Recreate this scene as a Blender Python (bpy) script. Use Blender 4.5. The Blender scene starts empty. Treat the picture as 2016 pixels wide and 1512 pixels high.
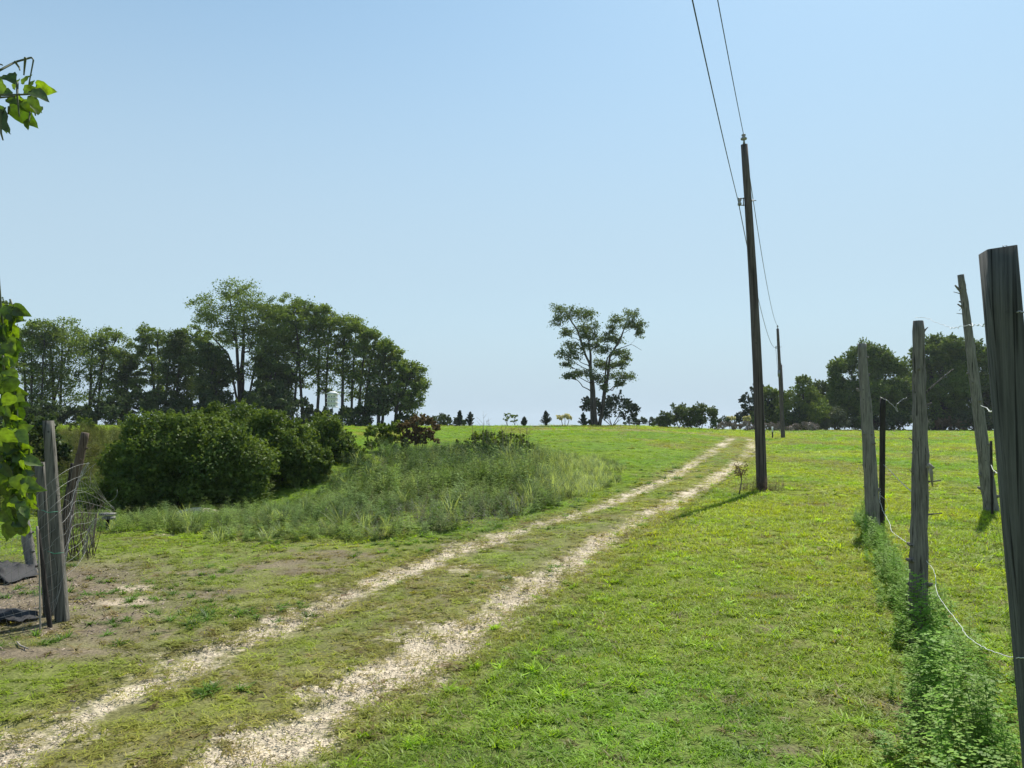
import bpy, math, random
import numpy as np
from mathutils import Vector, Matrix

R = math.radians
rng = np.random.default_rng(7)
random.seed(7)
scene = bpy.context.scene
COL = scene.collection

# ------------------------------------------------------------------ camera
F = 1515.0                      # focal length in photo pixels (2016 wide)
PITCH = math.atan(79.0 / F)     # eye level sits at row 835 of the photo
EYE = 1.6
cam_d = bpy.data.cameras.new("camera")
cam = bpy.data.objects.new("camera", cam_d); COL.objects.link(cam)
cam_d.sensor_width = 36.0
cam_d.lens = 36.0 * F / 2016.0
cam_d.clip_start = 0.05; cam_d.clip_end = 6000
cam.location = (0, 0, EYE)
cam.rotation_euler = (R(90) + PITCH, 0, 0)
scene.camera = cam

# ------------------------------------------------------------------ light
SUN_EL = R(54); SUN_AZ = R(28)          # sun ahead and to the right
w = bpy.data.worlds.new("World"); scene.world = w; w.use_nodes = True
nt = w.node_tree; nt.nodes.clear()
sky = nt.nodes.new('ShaderNodeTexSky'); sky.sky_type = 'NISHITA'
sky.sun_disc = False; sky.sun_elevation = SUN_EL; sky.sun_rotation = SUN_AZ
sky.air_density = 1.0; sky.dust_density = 0.5; sky.ozone_density = 1.7; sky.altitude = 0
bg = nt.nodes.new('ShaderNodeBackground'); bg.inputs[1].default_value = 0.11
out = nt.nodes.new('ShaderNodeOutputWorld')
# moist summer air: the clear-sky colour whitens to pale blue near the horizon
tcs = nt.nodes.new('ShaderNodeTexCoord'); sep = nt.nodes.new('ShaderNodeSeparateXYZ'); nt.links.new(tcs.outputs['Generated'], sep.inputs[0])
hr = nt.nodes.new('ShaderNodeValToRGB'); nt.links.new(sep.outputs['Z'], hr.inputs[0])
hr.color_ramp.interpolation = 'EASE'; e = hr.color_ramp.elements; e[0].position = 0.0; e[0].color = (1, 1, 1, 1); e[1].position = .62; e[1].color = (.1, .1, .1, 1)
e2 = e.new(.16); e2.color = (.82, .82, .82, 1)
tint_ = nt.nodes.new('ShaderNodeVectorMath'); tint_.operation = 'MULTIPLY'; tint_.inputs[1].default_value = (0.99, 1.17, 1.07); nt.links.new(sky.outputs[0], tint_.inputs[0])
mxs = nt.nodes.new('ShaderNodeMix'); mxs.data_type = 'RGBA'; nt.links.new(hr.outputs[0], mxs.inputs['Factor']); nt.links.new(tint_.outputs[0], mxs.inputs['A'])
mxs.inputs['B'].default_value = (3.65, 4.65, 5.45, 1)
nt.links.new(mxs.outputs['Result'], bg.inputs[0]); nt.links.new(bg.outputs[0], out.inputs[0])
sd = bpy.data.lights.new("sun", 'SUN'); so = bpy.data.objects.new("sun", sd); COL.objects.link(so)
sd.energy = 4.8; sd.angle = R(0.6); sd.color = (1.0, 0.95, 0.87)
sdir = Vector((math.sin(SUN_AZ) * math.cos(SUN_EL), math.cos(SUN_AZ) * math.cos(SUN_EL), math.sin(SUN_EL)))
so.rotation_euler = sdir.to_track_quat('Z', 'Y').to_euler()
so.location = (0, 0, 30)
scene.view_settings.view_transform = 'Standard'; scene.view_settings.look = 'None'
scene.view_settings.exposure = 0.4; scene.view_settings.gamma = 1.0
scene.render.engine = 'CYCLES'
scene.cycles.max_bounces = 6; scene.cycles.transparent_max_bounces = 4
scene.cycles.diffuse_bounces = 3; scene.cycles.transmission_bounces = 4

# ------------------------------------------------------------------ noise
def _h(ix, iy, s):
    n = (ix.astype(np.int64) * 374761393 + iy.astype(np.int64) * 668265263 + s * 1442695041) & 0x7fffffff
    n = ((n ^ (n >> 13)) * 1274126177) & 0x7fffffff
    return ((n ^ (n >> 16)) & 0xffff) / 65535.0
def vn(x, y, s=0):
    ix = np.floor(x); iy = np.floor(y); fx = x - ix; fy = y - iy
    fx = fx * fx * (3 - 2 * fx); fy = fy * fy * (3 - 2 * fy)
    a = _h(ix, iy, s); b = _h(ix + 1, iy, s); c = _h(ix, iy + 1, s); d = _h(ix + 1, iy + 1, s)
    return (a + (b - a) * fx) * (1 - fy) + (c + (d - c) * fx) * fy
def fbm(x, y, sc, s=0, o=4):
    t = 0; a = 1; n = 0
    for k in range(o):
        t = t + a * vn(x * sc + 17.3 * k, y * sc - 9.1 * k, s + k * 7); n += a; a *= .55; sc *= 2.1
    return t / n
def ss(a, b, x):
    t = np.clip((x - a) / (b - a), 0, 1); return t * t * (3 - 2 * t)

# ------------------------------------------------------------------ terrain
_Y = np.arange(0, 4000, 1.0)
def prof(pts, sm=5):
    p = np.interp(_Y, [a for a, b in pts], [b for a, b in pts])
    k = np.exp(-0.5 * (np.arange(-15, 16) / sm) ** 2); k /= k.sum()
    return np.convolve(np.pad(p, 15, mode='edge'), k, 'valid')
PR = prof([(0, 0), (18, 0), (40, .25), (59, .55), (85, .72), (110, .82), (130, .7), (180, -1), (400, -8), (4000, -40)])
PC = prof([(0, 0), (15, 0), (25, .12), (40, .55), (60, 1.0), (92, 1.42), (104, 1.36), (150, -.8), (400, -9), (4000, -45)])
PL = prof([(0, 0), (17, -.05), (24, .35), (35, 1.3), (60, 1.38), (95, 1.45), (115, 1.2), (160, -1), (400, -9), (4000, -45)], 2.5)
def hgt(x, y):
    x = np.asarray(x, float); y = np.asarray(y, float)
    yy = np.clip(y, 0, 3999)
    u = x / np.maximum(y, 15.0)
    wl = 1 - ss(-.32, -.10, u); wr = ss(.14, .33, u); wc = 1 - wl - wr
    z = wl * np.interp(yy, _Y, PL) + wc * np.interp(yy, _Y, PC) + wr * np.interp(yy, _Y, PR)
    z = z - 1.0 * np.exp(-((x + 8.6) ** 2 / (2 * 4.3 ** 2) + (y - 20.3) ** 2 / (2 * 3.4 ** 2)))
    z = z + .03 * (fbm(x, y, .45, 3, 3) - .5) * np.clip(y / 4, 0, 1)
    return z
def ray(px, py):
    cp, sp = math.cos(PITCH), math.sin(PITCH)
    u = (px - 1008) / F; v = (756 - py) / F
    return np.array([u, cp - v * sp, sp + v * cp])
def P(px, py, Y):
    d = ray(px, py); k = Y / d[1]
    return np.array([d[0] * k, Y, EYE + d[2] * k])
def G(px, py):                         # pixel -> point on the terrain
    d = ray(px, py); t = np.concatenate([np.arange(2, 40, .02), np.arange(40, 140, .1)])
    X = d[0] * t; Y = d[1] * t; Z = EYE + d[2] * t
    below = Z < hgt(X, Y)
    i = int(np.argmax(below)) if below.any() else len(t) - 1
    return np.array([X[i], Y[i], float(hgt(X[i], Y[i]))])
def GX(px, Y):                         # ground point under image column px at distance Y
    x = (px - 1008) / F * (Y / math.cos(PITCH)); return np.array([x, Y, float(hgt(x, Y))])

# ------------------------------------------------------------------ mesh helpers
class MB:
    def __init__(s): s.v = []; s.f = []; s.t = []; s.n = 0
    def add(s, v, f, tint=None):
        v = np.asarray(v, float); s.v.append(v)
        f = [np.asarray(q, np.int64) + s.n for q in f] if isinstance(f, list) else [np.asarray(f, np.int64) + s.n]
        s.f += f
        s.t.append(np.full(len(v), .5) if tint is None else np.broadcast_to(np.asarray(tint, float), (len(v),)).copy())
        s.n += len(v)
    def mesh(s, name, mat, smooth=False):
        v = np.concatenate(s.v); me = bpy.data.meshes.new(name)
        # group faces: s.f holds either (n,k) arrays or single 1-d faces
        loops = []; tot = []
        for q in s.f:
            if q.ndim == 1: loops.append(q); tot.append(np.array([len(q)]))
            else: loops.append(q.ravel()); tot.append(np.full(len(q), q.shape[1]))
        loops = np.concatenate(loops); tot = np.concatenate(tot)
        me.vertices.add(len(v)); me.vertices.foreach_set('co', v.astype(np.float32).ravel())
        me.loops.add(len(loops)); me.loops.foreach_set('vertex_index', loops.astype(np.int32))
        me.polygons.add(len(tot)); st = np.concatenate([[0], np.cumsum(tot)[:-1]])
        me.polygons.foreach_set('loop_start', st.astype(np.int32))
        me.polygons.foreach_set('loop_total', tot.astype(np.int32))
        if smooth: me.polygons.foreach_set('use_smooth', np.ones(len(tot), bool))
        a = me.attributes.new('tint', 'FLOAT', 'POINT'); a.data.foreach_set('value', np.concatenate(s.t).astype(np.float32))
        me.update(calc_edges=True)
        if mat: me.materials.append(mat)
        return me
    def obj(s, name, mat, parent=None, smooth=False, origin=None):
        me = s.mesh(name, mat, smooth)
        if origin is not None and parent is None:
            me.transform(Matrix.Translation(-Vector(origin)))
        o = bpy.data.objects.new(name, me); COL.objects.link(o)
        if parent is not None:
            off_ = Vector(parent.location); pp_ = parent.parent
            while pp_: off_ += pp_.location; pp_ = pp_.parent
            me.transform(Matrix.Translation(-off_)); o.parent = parent
        elif origin is not None: o.location = Vector(origin)
        return o
def tube(mb, pts, rad, n=8, cap=True, rough=0.0, tint=None):
    pts = np.asarray(pts, float); m = len(pts)
    rad = np.broadcast_to(np.asarray(rad, float), (m,))
    T = np.gradient(pts, axis=0); T /= np.linalg.norm(T, axis=1)[:, None] + 1e-9
    ref = np.array([0, 0, 1.]) if abs(T[0][2]) < .9 else np.array([1., 0, 0])
    A = np.cross(T, ref); A /= np.linalg.norm(A, axis=1)[:, None] + 1e-9
    B = np.cross(T, A)
    th = np.linspace(0, 2 * np.pi, n, endpoint=False)
    rr = rad[:, None] * (1 + rough * rng.normal(size=(m, n)))
    V = pts[:, None, :] + rr[..., None] * (np.cos(th)[None, :, None] * A[:, None, :] + np.sin(th)[None, :, None] * B[:, None, :])
    i = np.arange(m - 1)[:, None] * n; j = np.arange(n)[None, :]; j2 = (j + 1) % n
    q = np.stack([i + j, i + j2, i + n + j2, i + n + j], -1).reshape(-1, 4)
    fs = [q]
    if cap: fs += [np.arange(n)[::-1], np.arange(n) + (m - 1) * n]
    mb.add(V.reshape(-1, 3), fs, tint)
def bez(a, b, c, n=8):
    t = np.linspace(0, 1, n)[:, None]; a, b, c = map(np.asarray, (a, b, c))
    return (1 - t) ** 2 * a + 2 * t * (1 - t) * b + t * t * c
def unit(v): return v / (np.linalg.norm(v, axis=-1, keepdims=True) + 1e-9)
def leaves(mb, C, size, tint, N=None, aspect=.5, fold=.12, rs=None):
    g = rs if rs is not None else rng
    n = len(C)
    if n == 0: return
    size = np.broadcast_to(np.asarray(size, float), (n,))
    N = unit(g.normal(size=(n, 3))) if N is None else unit(N)
    T = unit(np.cross(N, g.normal(size=(n, 3)))); B = np.cross(N, T)
    s = size[:, None]
    v = np.stack([C - T * s * .5, C + B * s * aspect * .5 + N * s * fold, C + T * s * .5, C - B * s * aspect * .5 + N * s * fold], 1)
    idx = np.arange(n * 4).reshape(n, 4)
    mb.add(v.reshape(-1, 3), idx, np.repeat(np.broadcast_to(tint, (n,)), 4))
def box(mb, c, s, rot=None, tint=None):
    v = np.array([[x, y, z] for x in (-.5, .5) for y in (-.5, .5) for z in (-.5, .5)]) * np.asarray(s)
    if rot is not None: v = v @ np.array(rot).T
    q = np.array([[0, 1, 3, 2], [4, 6, 7, 5], [0, 4, 5, 1], [2, 3, 7, 6], [0, 2, 6, 4], [1, 5, 7, 3]])
    mb.add(v + np.asarray(c), q, tint)

def tag(o, label=None, cat=None, group=None, kind=None):
    if label: o['label'] = label
    if cat: o['category'] = cat
    if group: o['group'] = group
    if kind: o['kind'] = kind
    return o
def empty(name, loc):
    o = bpy.data.objects.new(name, None); COL.objects.link(o); o.location = Vector(loc)
    o.empty_display_size = .2
    return o

# ------------------------------------------------------------------ materials
def new_mat(name):
    m = bpy.data.materials.new(name); m.use_nodes = True; m.node_tree.nodes.clear(); return m, m.node_tree
def leaf_mat(name, c1, c2, trans=.35, tcol=(1.25, 1.2, .6), inst=False, rough=.5, gloss=.018, blade_var=.6, mottle=False):
    m, t = new_mat(name); N = t.nodes.new; L = t.links.new
    o = N('ShaderNodeOutputMaterial')
    at = N('ShaderNodeAttribute'); at.attribute_name = 'tint'
    if inst:
        ac = N('ShaderNodeAttribute'); ac.attribute_type = 'INSTANCER'; ac.attribute_name = 'col'
        mp = N('ShaderNodeMath'); mp.operation = 'MULTIPLY_ADD'; mp.inputs[1].default_value = blade_var; mp.inputs[2].default_value = 1 - blade_var / 2
        L(at.outputs['Fac'], mp.inputs[0])
        mx = N('ShaderNodeVectorMath'); mx.operation = 'SCALE'; L(ac.outputs['Vector'], mx.inputs[0]); L(mp.outputs[0], mx.inputs['Scale'])
        col = mx.outputs[0]
    else:
        mx = N('ShaderNodeMix'); mx.data_type = 'RGBA'; L(at.outputs['Fac'], mx.inputs['Factor'])
        mx.inputs['A'].default_value = (*c1, 1); mx.inputs['B'].default_value = (*c2, 1); col = mx.outputs['Result']
    if mottle:
        tq = N('ShaderNodeTexCoord'); nz = N('ShaderNodeTexNoise'); nz.inputs['Scale'].default_value = 55; nz.inputs['Detail'].default_value = 5; L(tq.outputs['Object'], nz.inputs[0])
        mr = N('ShaderNodeMapRange'); mr.inputs[1].default_value = .32; mr.inputs[2].default_value = .68; mr.inputs[3].default_value = .5; mr.inputs[4].default_value = 1.35; L(nz.outputs[0], mr.inputs[0])
        sv = N('ShaderNodeVectorMath'); sv.operation = 'SCALE'; L(col, sv.inputs[0]); L(mr.outputs[0], sv.inputs['Scale']); col = sv.outputs[0]
    d = N('ShaderNodeBsdfDiffuse'); L(col, d.inputs[0])
    tc = N('ShaderNodeVectorMath'); tc.operation = 'MULTIPLY'; L(col, tc.inputs[0]); tc.inputs[1].default_value = tcol
    tr = N('ShaderNodeBsdfTranslucent'); L(tc.outputs[0], tr.inputs[0])
    ms = N('ShaderNodeMixShader'); ms.inputs[0].default_value = trans; L(d.outputs[0], ms.inputs[1]); L(tr.outputs[0], ms.inputs[2])
    gl = N('ShaderNodeBsdfGlossy'); gl.inputs['Roughness'].default_value = rough; gl.inputs[0].default_value = (1, 1, 1, 1)
    m2 = N('ShaderNodeMixShader'); m2.inputs[0].default_value = gloss; L(ms.outputs[0], m2.inputs[1]); L(gl.outputs[0], m2.inputs[2])
    L(m2.outputs[0], o.inputs[0]); return m
def wood_mat(name, c1, c2, sc=(40, 40, 3), rough=.9, bump=.5, crack=True):
    m, t = new_mat(name); N = t.nodes.new; L = t.links.new
    o = N('ShaderNodeOutputMaterial'); p = N('ShaderNodeBsdfPrincipled'); p.inputs['Roughness'].default_value = rough
    p.inputs['Specular IOR Level'].default_value = .2
    tc = N('ShaderNodeTexCoord'); mp = N('ShaderNodeMapping'); mp.inputs['Scale'].default_value = sc
    L(tc.outputs['Object'], mp.inputs[0])
    n1 = N('ShaderNodeTexNoise'); n1.inputs['Scale'].default_value = 1; n1.inputs['Detail'].default_value = 6; n1.inputs['Roughness'].default_value = .7; L(mp.outputs[0], n1.inputs[0])
    n2 = N('ShaderNodeTexNoise'); n2.inputs['Scale'].default_value = 2.5; n2.inputs['Detail'].default_value = 3; L(tc.outputs['Object'], n2.inputs[0])
    ad = N('ShaderNodeMath'); ad.operation = 'MULTIPLY_ADD'; ad.inputs[1].default_value = .5; L(n2.outputs[0], ad.inputs[0]); 
    sb = N('ShaderNodeMath'); sb.operation = 'MULTIPLY_ADD'; sb.inputs[1].default_value = 2.6; sb.inputs[2].default_value = -1.05; L(n1.outputs[0], sb.inputs[0]); L(sb.outputs[0], ad.inputs[2])
    mx = N('ShaderNodeMix'); mx.data_type = 'RGBA'; mx.clamp_factor = True; L(ad.outputs[0], mx.inputs['Factor'])
    mx.inputs['A'].default_value = (*c1, 1); mx.inputs['B'].default_value = (*c2, 1)
    mp2 = N('ShaderNodeMapping'); mp2.inputs['Scale'].default_value = (sc[0] * 1.3, sc[1] * 1.3, sc[2] * .35); L(tc.outputs['Object'], mp2.inputs[0])
    n3 = N('ShaderNodeTexNoise'); n3.inputs['Scale'].default_value = 1; n3.inputs['Detail'].default_value = 2; L(mp2.outputs[0], n3.inputs[0])
    n4 = N('ShaderNodeTexVoronoi'); n4.inputs['Scale'].default_value = 7; L(tc.outputs['Object'], n4.inputs[0])
    ck = N('ShaderNodeMapRange'); ck.inputs[1].default_value = .58; ck.inputs[2].default_value = .66; ck.inputs[3].default_value = 1; ck.inputs[4].default_value = .25; L(n3.outputs[0], ck.inputs[0])
    kn = N('ShaderNodeMapRange'); kn.inputs[1].default_value = .03; kn.inputs[2].default_value = .09; kn.inputs[3].default_value = .35; kn.inputs[4].default_value = 1; L(n4.outputs['Distance'], kn.inputs[0])
    mk = N('ShaderNodeMath'); mk.operation = 'MULTIPLY'; L(ck.outputs[0], mk.inputs[0]); L(kn.outputs[0], mk.inputs[1])
    cs = N('ShaderNodeVectorMath'); cs.operation = 'SCALE'; L(mx.outputs['Result'], cs.inputs[0]); L(mk.outputs[0], cs.inputs['Scale'])
    L(cs.outputs[0], p.inputs['Base Color'])
    b = N('ShaderNodeBump'); b.inputs['Strength'].default_value = bump; b.inputs['Distance'].default_value = .01; L(n1.outputs[0], b.inputs['Height']); L(b.outputs[0], p.inputs['Normal'])
    L(p.outputs[0], o.inputs[0]); return m
def plain_mat(name, c, rough=.6, metal=0, var=.25, sc=20):
    m, t = new_mat(name); N = t.nodes.new; L = t.links.new
    o = N('ShaderNodeOutputMaterial'); p = N('ShaderNodeBsdfPrincipled'); p.inputs['Roughness'].default_value = rough; p.inputs['Metallic'].default_value = metal
    n1 = N('ShaderNodeTexNoise'); n1.inputs['Scale'].default_value = sc; tc = N('ShaderNodeTexCoord'); L(tc.outputs['Object'], n1.inputs[0])
    mx = N('ShaderNodeMix'); mx.data_type = 'RGBA'; L(n1.outputs[0], mx.inputs['Factor'])
    mx.inputs['A'].default_value = (*[k * (1 - var) for k in c], 1); mx.inputs['B'].default_value = (*[min(1, k * (1 + var)) for k in c], 1)
    L(mx.outputs['Result'], p.inputs['Base Color']); L(p.outputs[0], o.inputs[0]); return m

M_GRASS = leaf_mat('grass_blades', 0, 0, trans=.45, inst=True, tcol=(1.45, 1.45, .38), gloss=.015, blade_var=.7)
M_WEED = leaf_mat('weed_leaves', 0, 0, trans=.35, inst=True, tcol=(1.1, 1.2, .6), gloss=.012)
M_STONE = leaf_mat('stone_chips', 0, 0, trans=0, inst=True, gloss=.02, blade_var=.7)
M_BARK = wood_mat('bark', (.035, .03, .028), (.10, .085, .07), (3, 3, .6), bump=.8)
M_LOCUST = leaf_mat('locust_leaves', (.065, .12, .02), (.20, .27, .045), .45)
M_DARKLEAF = leaf_mat('dark_tree_leaves', (.04, .075, .02), (.12, .17, .035), .35)
M_LONE = leaf_mat('walnut_leaves', (.05, .09, .02), (.15, .20, .045), .4)
M_BUSH = leaf_mat('bush_leaves', (.045, .09, .018), (.165, .235, .04), .38, gloss=.015)
M_CONIFER = leaf_mat('conifer_needles', (.016, .036, .018), (.04, .07, .03), .15, gloss=.02)
M_UNDER = leaf_mat('undergrowth_leaves', (.028, .055, .018), (.085, .13, .032), .3)
M_GREYGREEN = leaf_mat('greygreen_leaves', (.07, .10, .055), (.16, .19, .10), .25)
M_CREAM = leaf_mat('cream_flowers', (.45, .42, .2), (.8, .76, .5), .3)
M_BROWNLEAF = leaf_mat('brown_leaves', (.09, .062, .035), (.18, .13, .065), .3)
M_YELLOWGREEN = leaf_mat('vine_clump_leaves', (.06, .11, .015), (.17, .24, .03), .4)
M_VINE = leaf_mat('vine_leaves', (.025, .06, .012), (.13, .21, .018), .5, tcol=(1.6, 1.55, .4), gloss=.04, mottle=True)
M_SCRUB = leaf_mat('scrub_twigs', (.15, .125, .11), (.30, .26, .23), .1)

# ------------------------------------------------------------------ track lines
LR = np.array([G(*p) for p in [(0, 1475), (100, 1430), (250, 1360), (370, 1303), (500, 1247), (600, 1207), (700, 1163), (800, 1120), (900, 1084), (1000, 1050), (1100, 1020), (1180, 996), (1280, 957), (1340, 927), (1390, 897), (1425, 873), (1443, 861)]])
RR = np.array([G(*p) for p in [(470, 1505), (600, 1430), (720, 1365), (800, 1312), (900, 1255), (1000, 1195), (1080, 1135), (1180, 1065), (1260, 1023), (1330, 988), (1400, 948), (1450, 915), (1478, 890), (1482, 872), (1474, 861)]])
def ext(A):
    d = unit(A[0] - A[2]); pre = [A[0] + d * k for k in (8, 4, 2, 1)]
    return np.array(pre + list(A))
LR = ext(LR); RR = ext(RR)
# the far end of the track turns left behind the crest
def tail(A, off):
    e = A[-1]; t = [e + np.array([-2.0, 3.5 + off, 0]), e + np.array([-7, 7 + off, 0]), e + np.array([-15, 9 + off, 0])]
    return np.array(list(A) + t)
LR = tail(LR, 0); RR = tail(RR, 1.0)
def resample(A, step=.15):
    s = np.concatenate([[0], np.cumsum(np.linalg.norm(np.diff(A[:, :2], axis=0), axis=1))])
    t = np.arange(0, s[-1], step)
    X = np.stack([np.interp(t, s, A[:, 0]), np.interp(t, s, A[:, 1])], 1)
    k = np.exp(-.5 * (np.arange(-12, 13) / 5.) ** 2); k /= k.sum()
    return np.stack([np.convolve(np.pad(X[:, i], 12, mode='edge'), k, 'valid') for i in (0, 1)], 1)
LRs = resample(LR); RRs = resample(RR)
def dist_line(x, y, L):
    sh = x.shape; x = x.ravel(); y = y.ravel(); out_ = np.full(len(x), 99.)
    near = (y < 90) & (y > -4)
    ids = np.nonzero(near)[0]
    for c in range(0, len(ids), 40000):
        i = ids[c:c + 40000]
        yy0, yy1 = y[i].min() - 6, y[i].max() + 6
        Lc = L[(L[:, 1] > yy0) & (L[:, 1] < yy1)]
        if len(Lc) == 0: continue
        Lc = Lc[::max(1, len(Lc) // 160)]
        d = (x[i][:, None] - Lc[None, :, 0]) ** 2 + (y[i][:, None] - Lc[None, :, 1]) ** 2
        out_[i] = np.sqrt(d.min(1))
    return out_.reshape(sh)
_m = np.maximum.accumulate(LRs[:, 1]) ; _m2 = np.maximum.accumulate(RRs[:, 1])
def xL(y): return np.interp(y, _m + np.arange(len(_m)) * 1e-6, LRs[:, 0])
def xR(y): return np.interp(y, _m2 + np.arange(len(_m2)) * 1e-6, RRs[:, 0])

def blobmask(x, y, pts):
    m = np.zeros_like(x)
    for (c, rx, ry) in pts: m = np.maximum(m, np.exp(-(((x - c[0]) / rx) ** 2 + ((y - c[1]) / ry) ** 2)))
    return m
DIRT = [(G(205, 1160), .42, .5), (G(150, 1240), .5, .25), (G(240, 1215), .4, .3), (G(30, 1150), 1.3, 1.3), (G(50, 1285), .9, .2), (G(-150, 1200), 2.2, 1.4)]
SAND = [(G(415, 1009), 1.1, .32), (G(350, 1012), .5, .2), (G(335, 1053), .35, .18), (G(255, 1185), .4, .22), (G(260, 1160), .35, .2)]
LEFTBARE = [(G(660, 1090), 1.0, .5), (G(560, 1110), .9, .5), (G(400, 1170), .6, .35), (G(620, 1125), .6, .35), (G(280, 1250), .6, .25), (G(400, 1130), .8, .3), (G(200, 1260), .6, .25)]
LAWNBARE = [(G(1520, 1175), .35, .25), (G(1520, 1240), .3, .2), (G(1840, 1400), .5, .35), (G(1640, 1380), .3, .2), (G(1570, 1480), .3, .1), (G(1610, 995), 1.0, .5), (G(1780, 1440), .3, .2)]
BANK = [((-12.5, 25.5), 3.2, 3.0), ((-16, 27), 3, 2.6)]
def masks(x, y):
    dl = dist_line(x, y, LRs); dr = dist_line(x, y, RRs)
    n1 = fbm(x, y, 1.6, 11, 4); n2 = fbm(x, y, 6.0, 23, 3); n3 = fbm(x, y, .5, 31, 3); n4 = fbm(x, y, 22., 41, 2)
    wl = np.interp(y, [0, 12, 30, 60], [.22, .18, .25, .30]); wr = np.interp(y, [0, 9, 25, 60], [.30, .23, .26, .30])
    gl = ss(-.12, .16, wl - dl + .36 * (n2 - .5) + .36 * (n1 - .5) + .3 * (n4 - .5))
    gr = ss(-.12, .16, wr - dr + .36 * (n2 - .5) + .36 * (n1 - .5) + .3 * (n4 - .5))
    # stretches where grass covers the rut
    far_gap = 1 - .45 * ss(.52, .62, vn(y * .22, y * 0, 77)) * ss(20, 26, y)
    grav = np.maximum(gl, gr) * far_gap
    mid = (x > xL(y)) & (x < xR(y)); lawn = x > xR(y); left = x < xL(y)
    # loose stones in the strip between the ruts, near the viewer
    near = 1 - ss(9, 14, y)
    grav = np.maximum(grav, mid * near * ss(.60, .72, n1 * .5 + n2 * .5) * .5)
    straw = np.maximum(np.exp(-(np.maximum(dl - .15, 0) / .35) ** 2), np.exp(-(np.maximum(dr - .2, 0) / .38) ** 2))
    straw = np.maximum(straw * .8, mid * (.38 + .55 * ss(.38, .58, n1)))
    straw = np.maximum(straw, left * .32 * ss(.42, .62, n1) * (1 - ss(14, 20, y)))
    bare = np.clip(blobmask(x, y, DIRT) * 1.25, 0, 1) * ss(.25, .5, n2 + .2)
    bare = np.maximum(bare, ss(.35, .7, blobmask(x, y, LEFTBARE) * .42 + .5 * n2) * .9 * left)
    bare = np.maximum(bare, ss(.45, .8, blobmask(x, y, LAWNBARE) * .6 + .42 * n2) * .7 * lawn)
    bare = np.maximum(bare, left * near * .45 * ss(.56, .66, n1 * .6 + n2 * .4))
    sand = ss(.55, .85, blobmask(x, y, SAND) * .75 + .45 * n2)
    bank = blobmask(x, y, BANK)
    return dict(grav=grav, straw=np.clip(straw, 0, 1), bare=np.clip(bare, 0, 1), sand=sand, lawn=lawn, mid=mid, left=left, n1=n1, n2=n2, n3=n3, dl=dl, dr=dr, bank=bank)
def mixc(a, b, t): return a * (1 - t[..., None]) + np.asarray(b) * t[..., None]
C_LAWN = np.array([.30, .375, .026]); C_LAWN2 = np.array([.19, .33, .024]); C_DEEP = np.array([.10, .19, .025])
C_STRAW = np.array([.30, .26, .075]); C_DRY = np.array([.22, .155, .085]); C_GRAV = np.array([.54, .46, .34]); C_DIRT = np.array([.185, .15, .10]); C_SAND = np.array([.44, .36, .26])
def greens(x, y, m):
    n5 = fbm(x, y, .22, 57, 4); n6 = fbm(x, y * .35, .35, 61, 3)
    c = np.broadcast_to(C_LAWN, x.shape + (3,)).copy()
    c = mixc(c, C_LAWN2, ss(.35, .65, n5))
    c = mixc(c, C_LAWN2 * .9, .55 * m['left'])
    c = mixc(c, C_DEEP, .45 * ss(.5, .75, m['n1']))
    c = mixc(c, [.30, .34, .03], .5 * ss(.5, .7, n6))
    c = mixc(c, [.24, .22, .07], .55 * ss(.55, .72, n6) * ss(12, 30, y))
    c = mixc(c, [.13, .125, .05], m['bank'] * .7)
    return c
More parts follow.
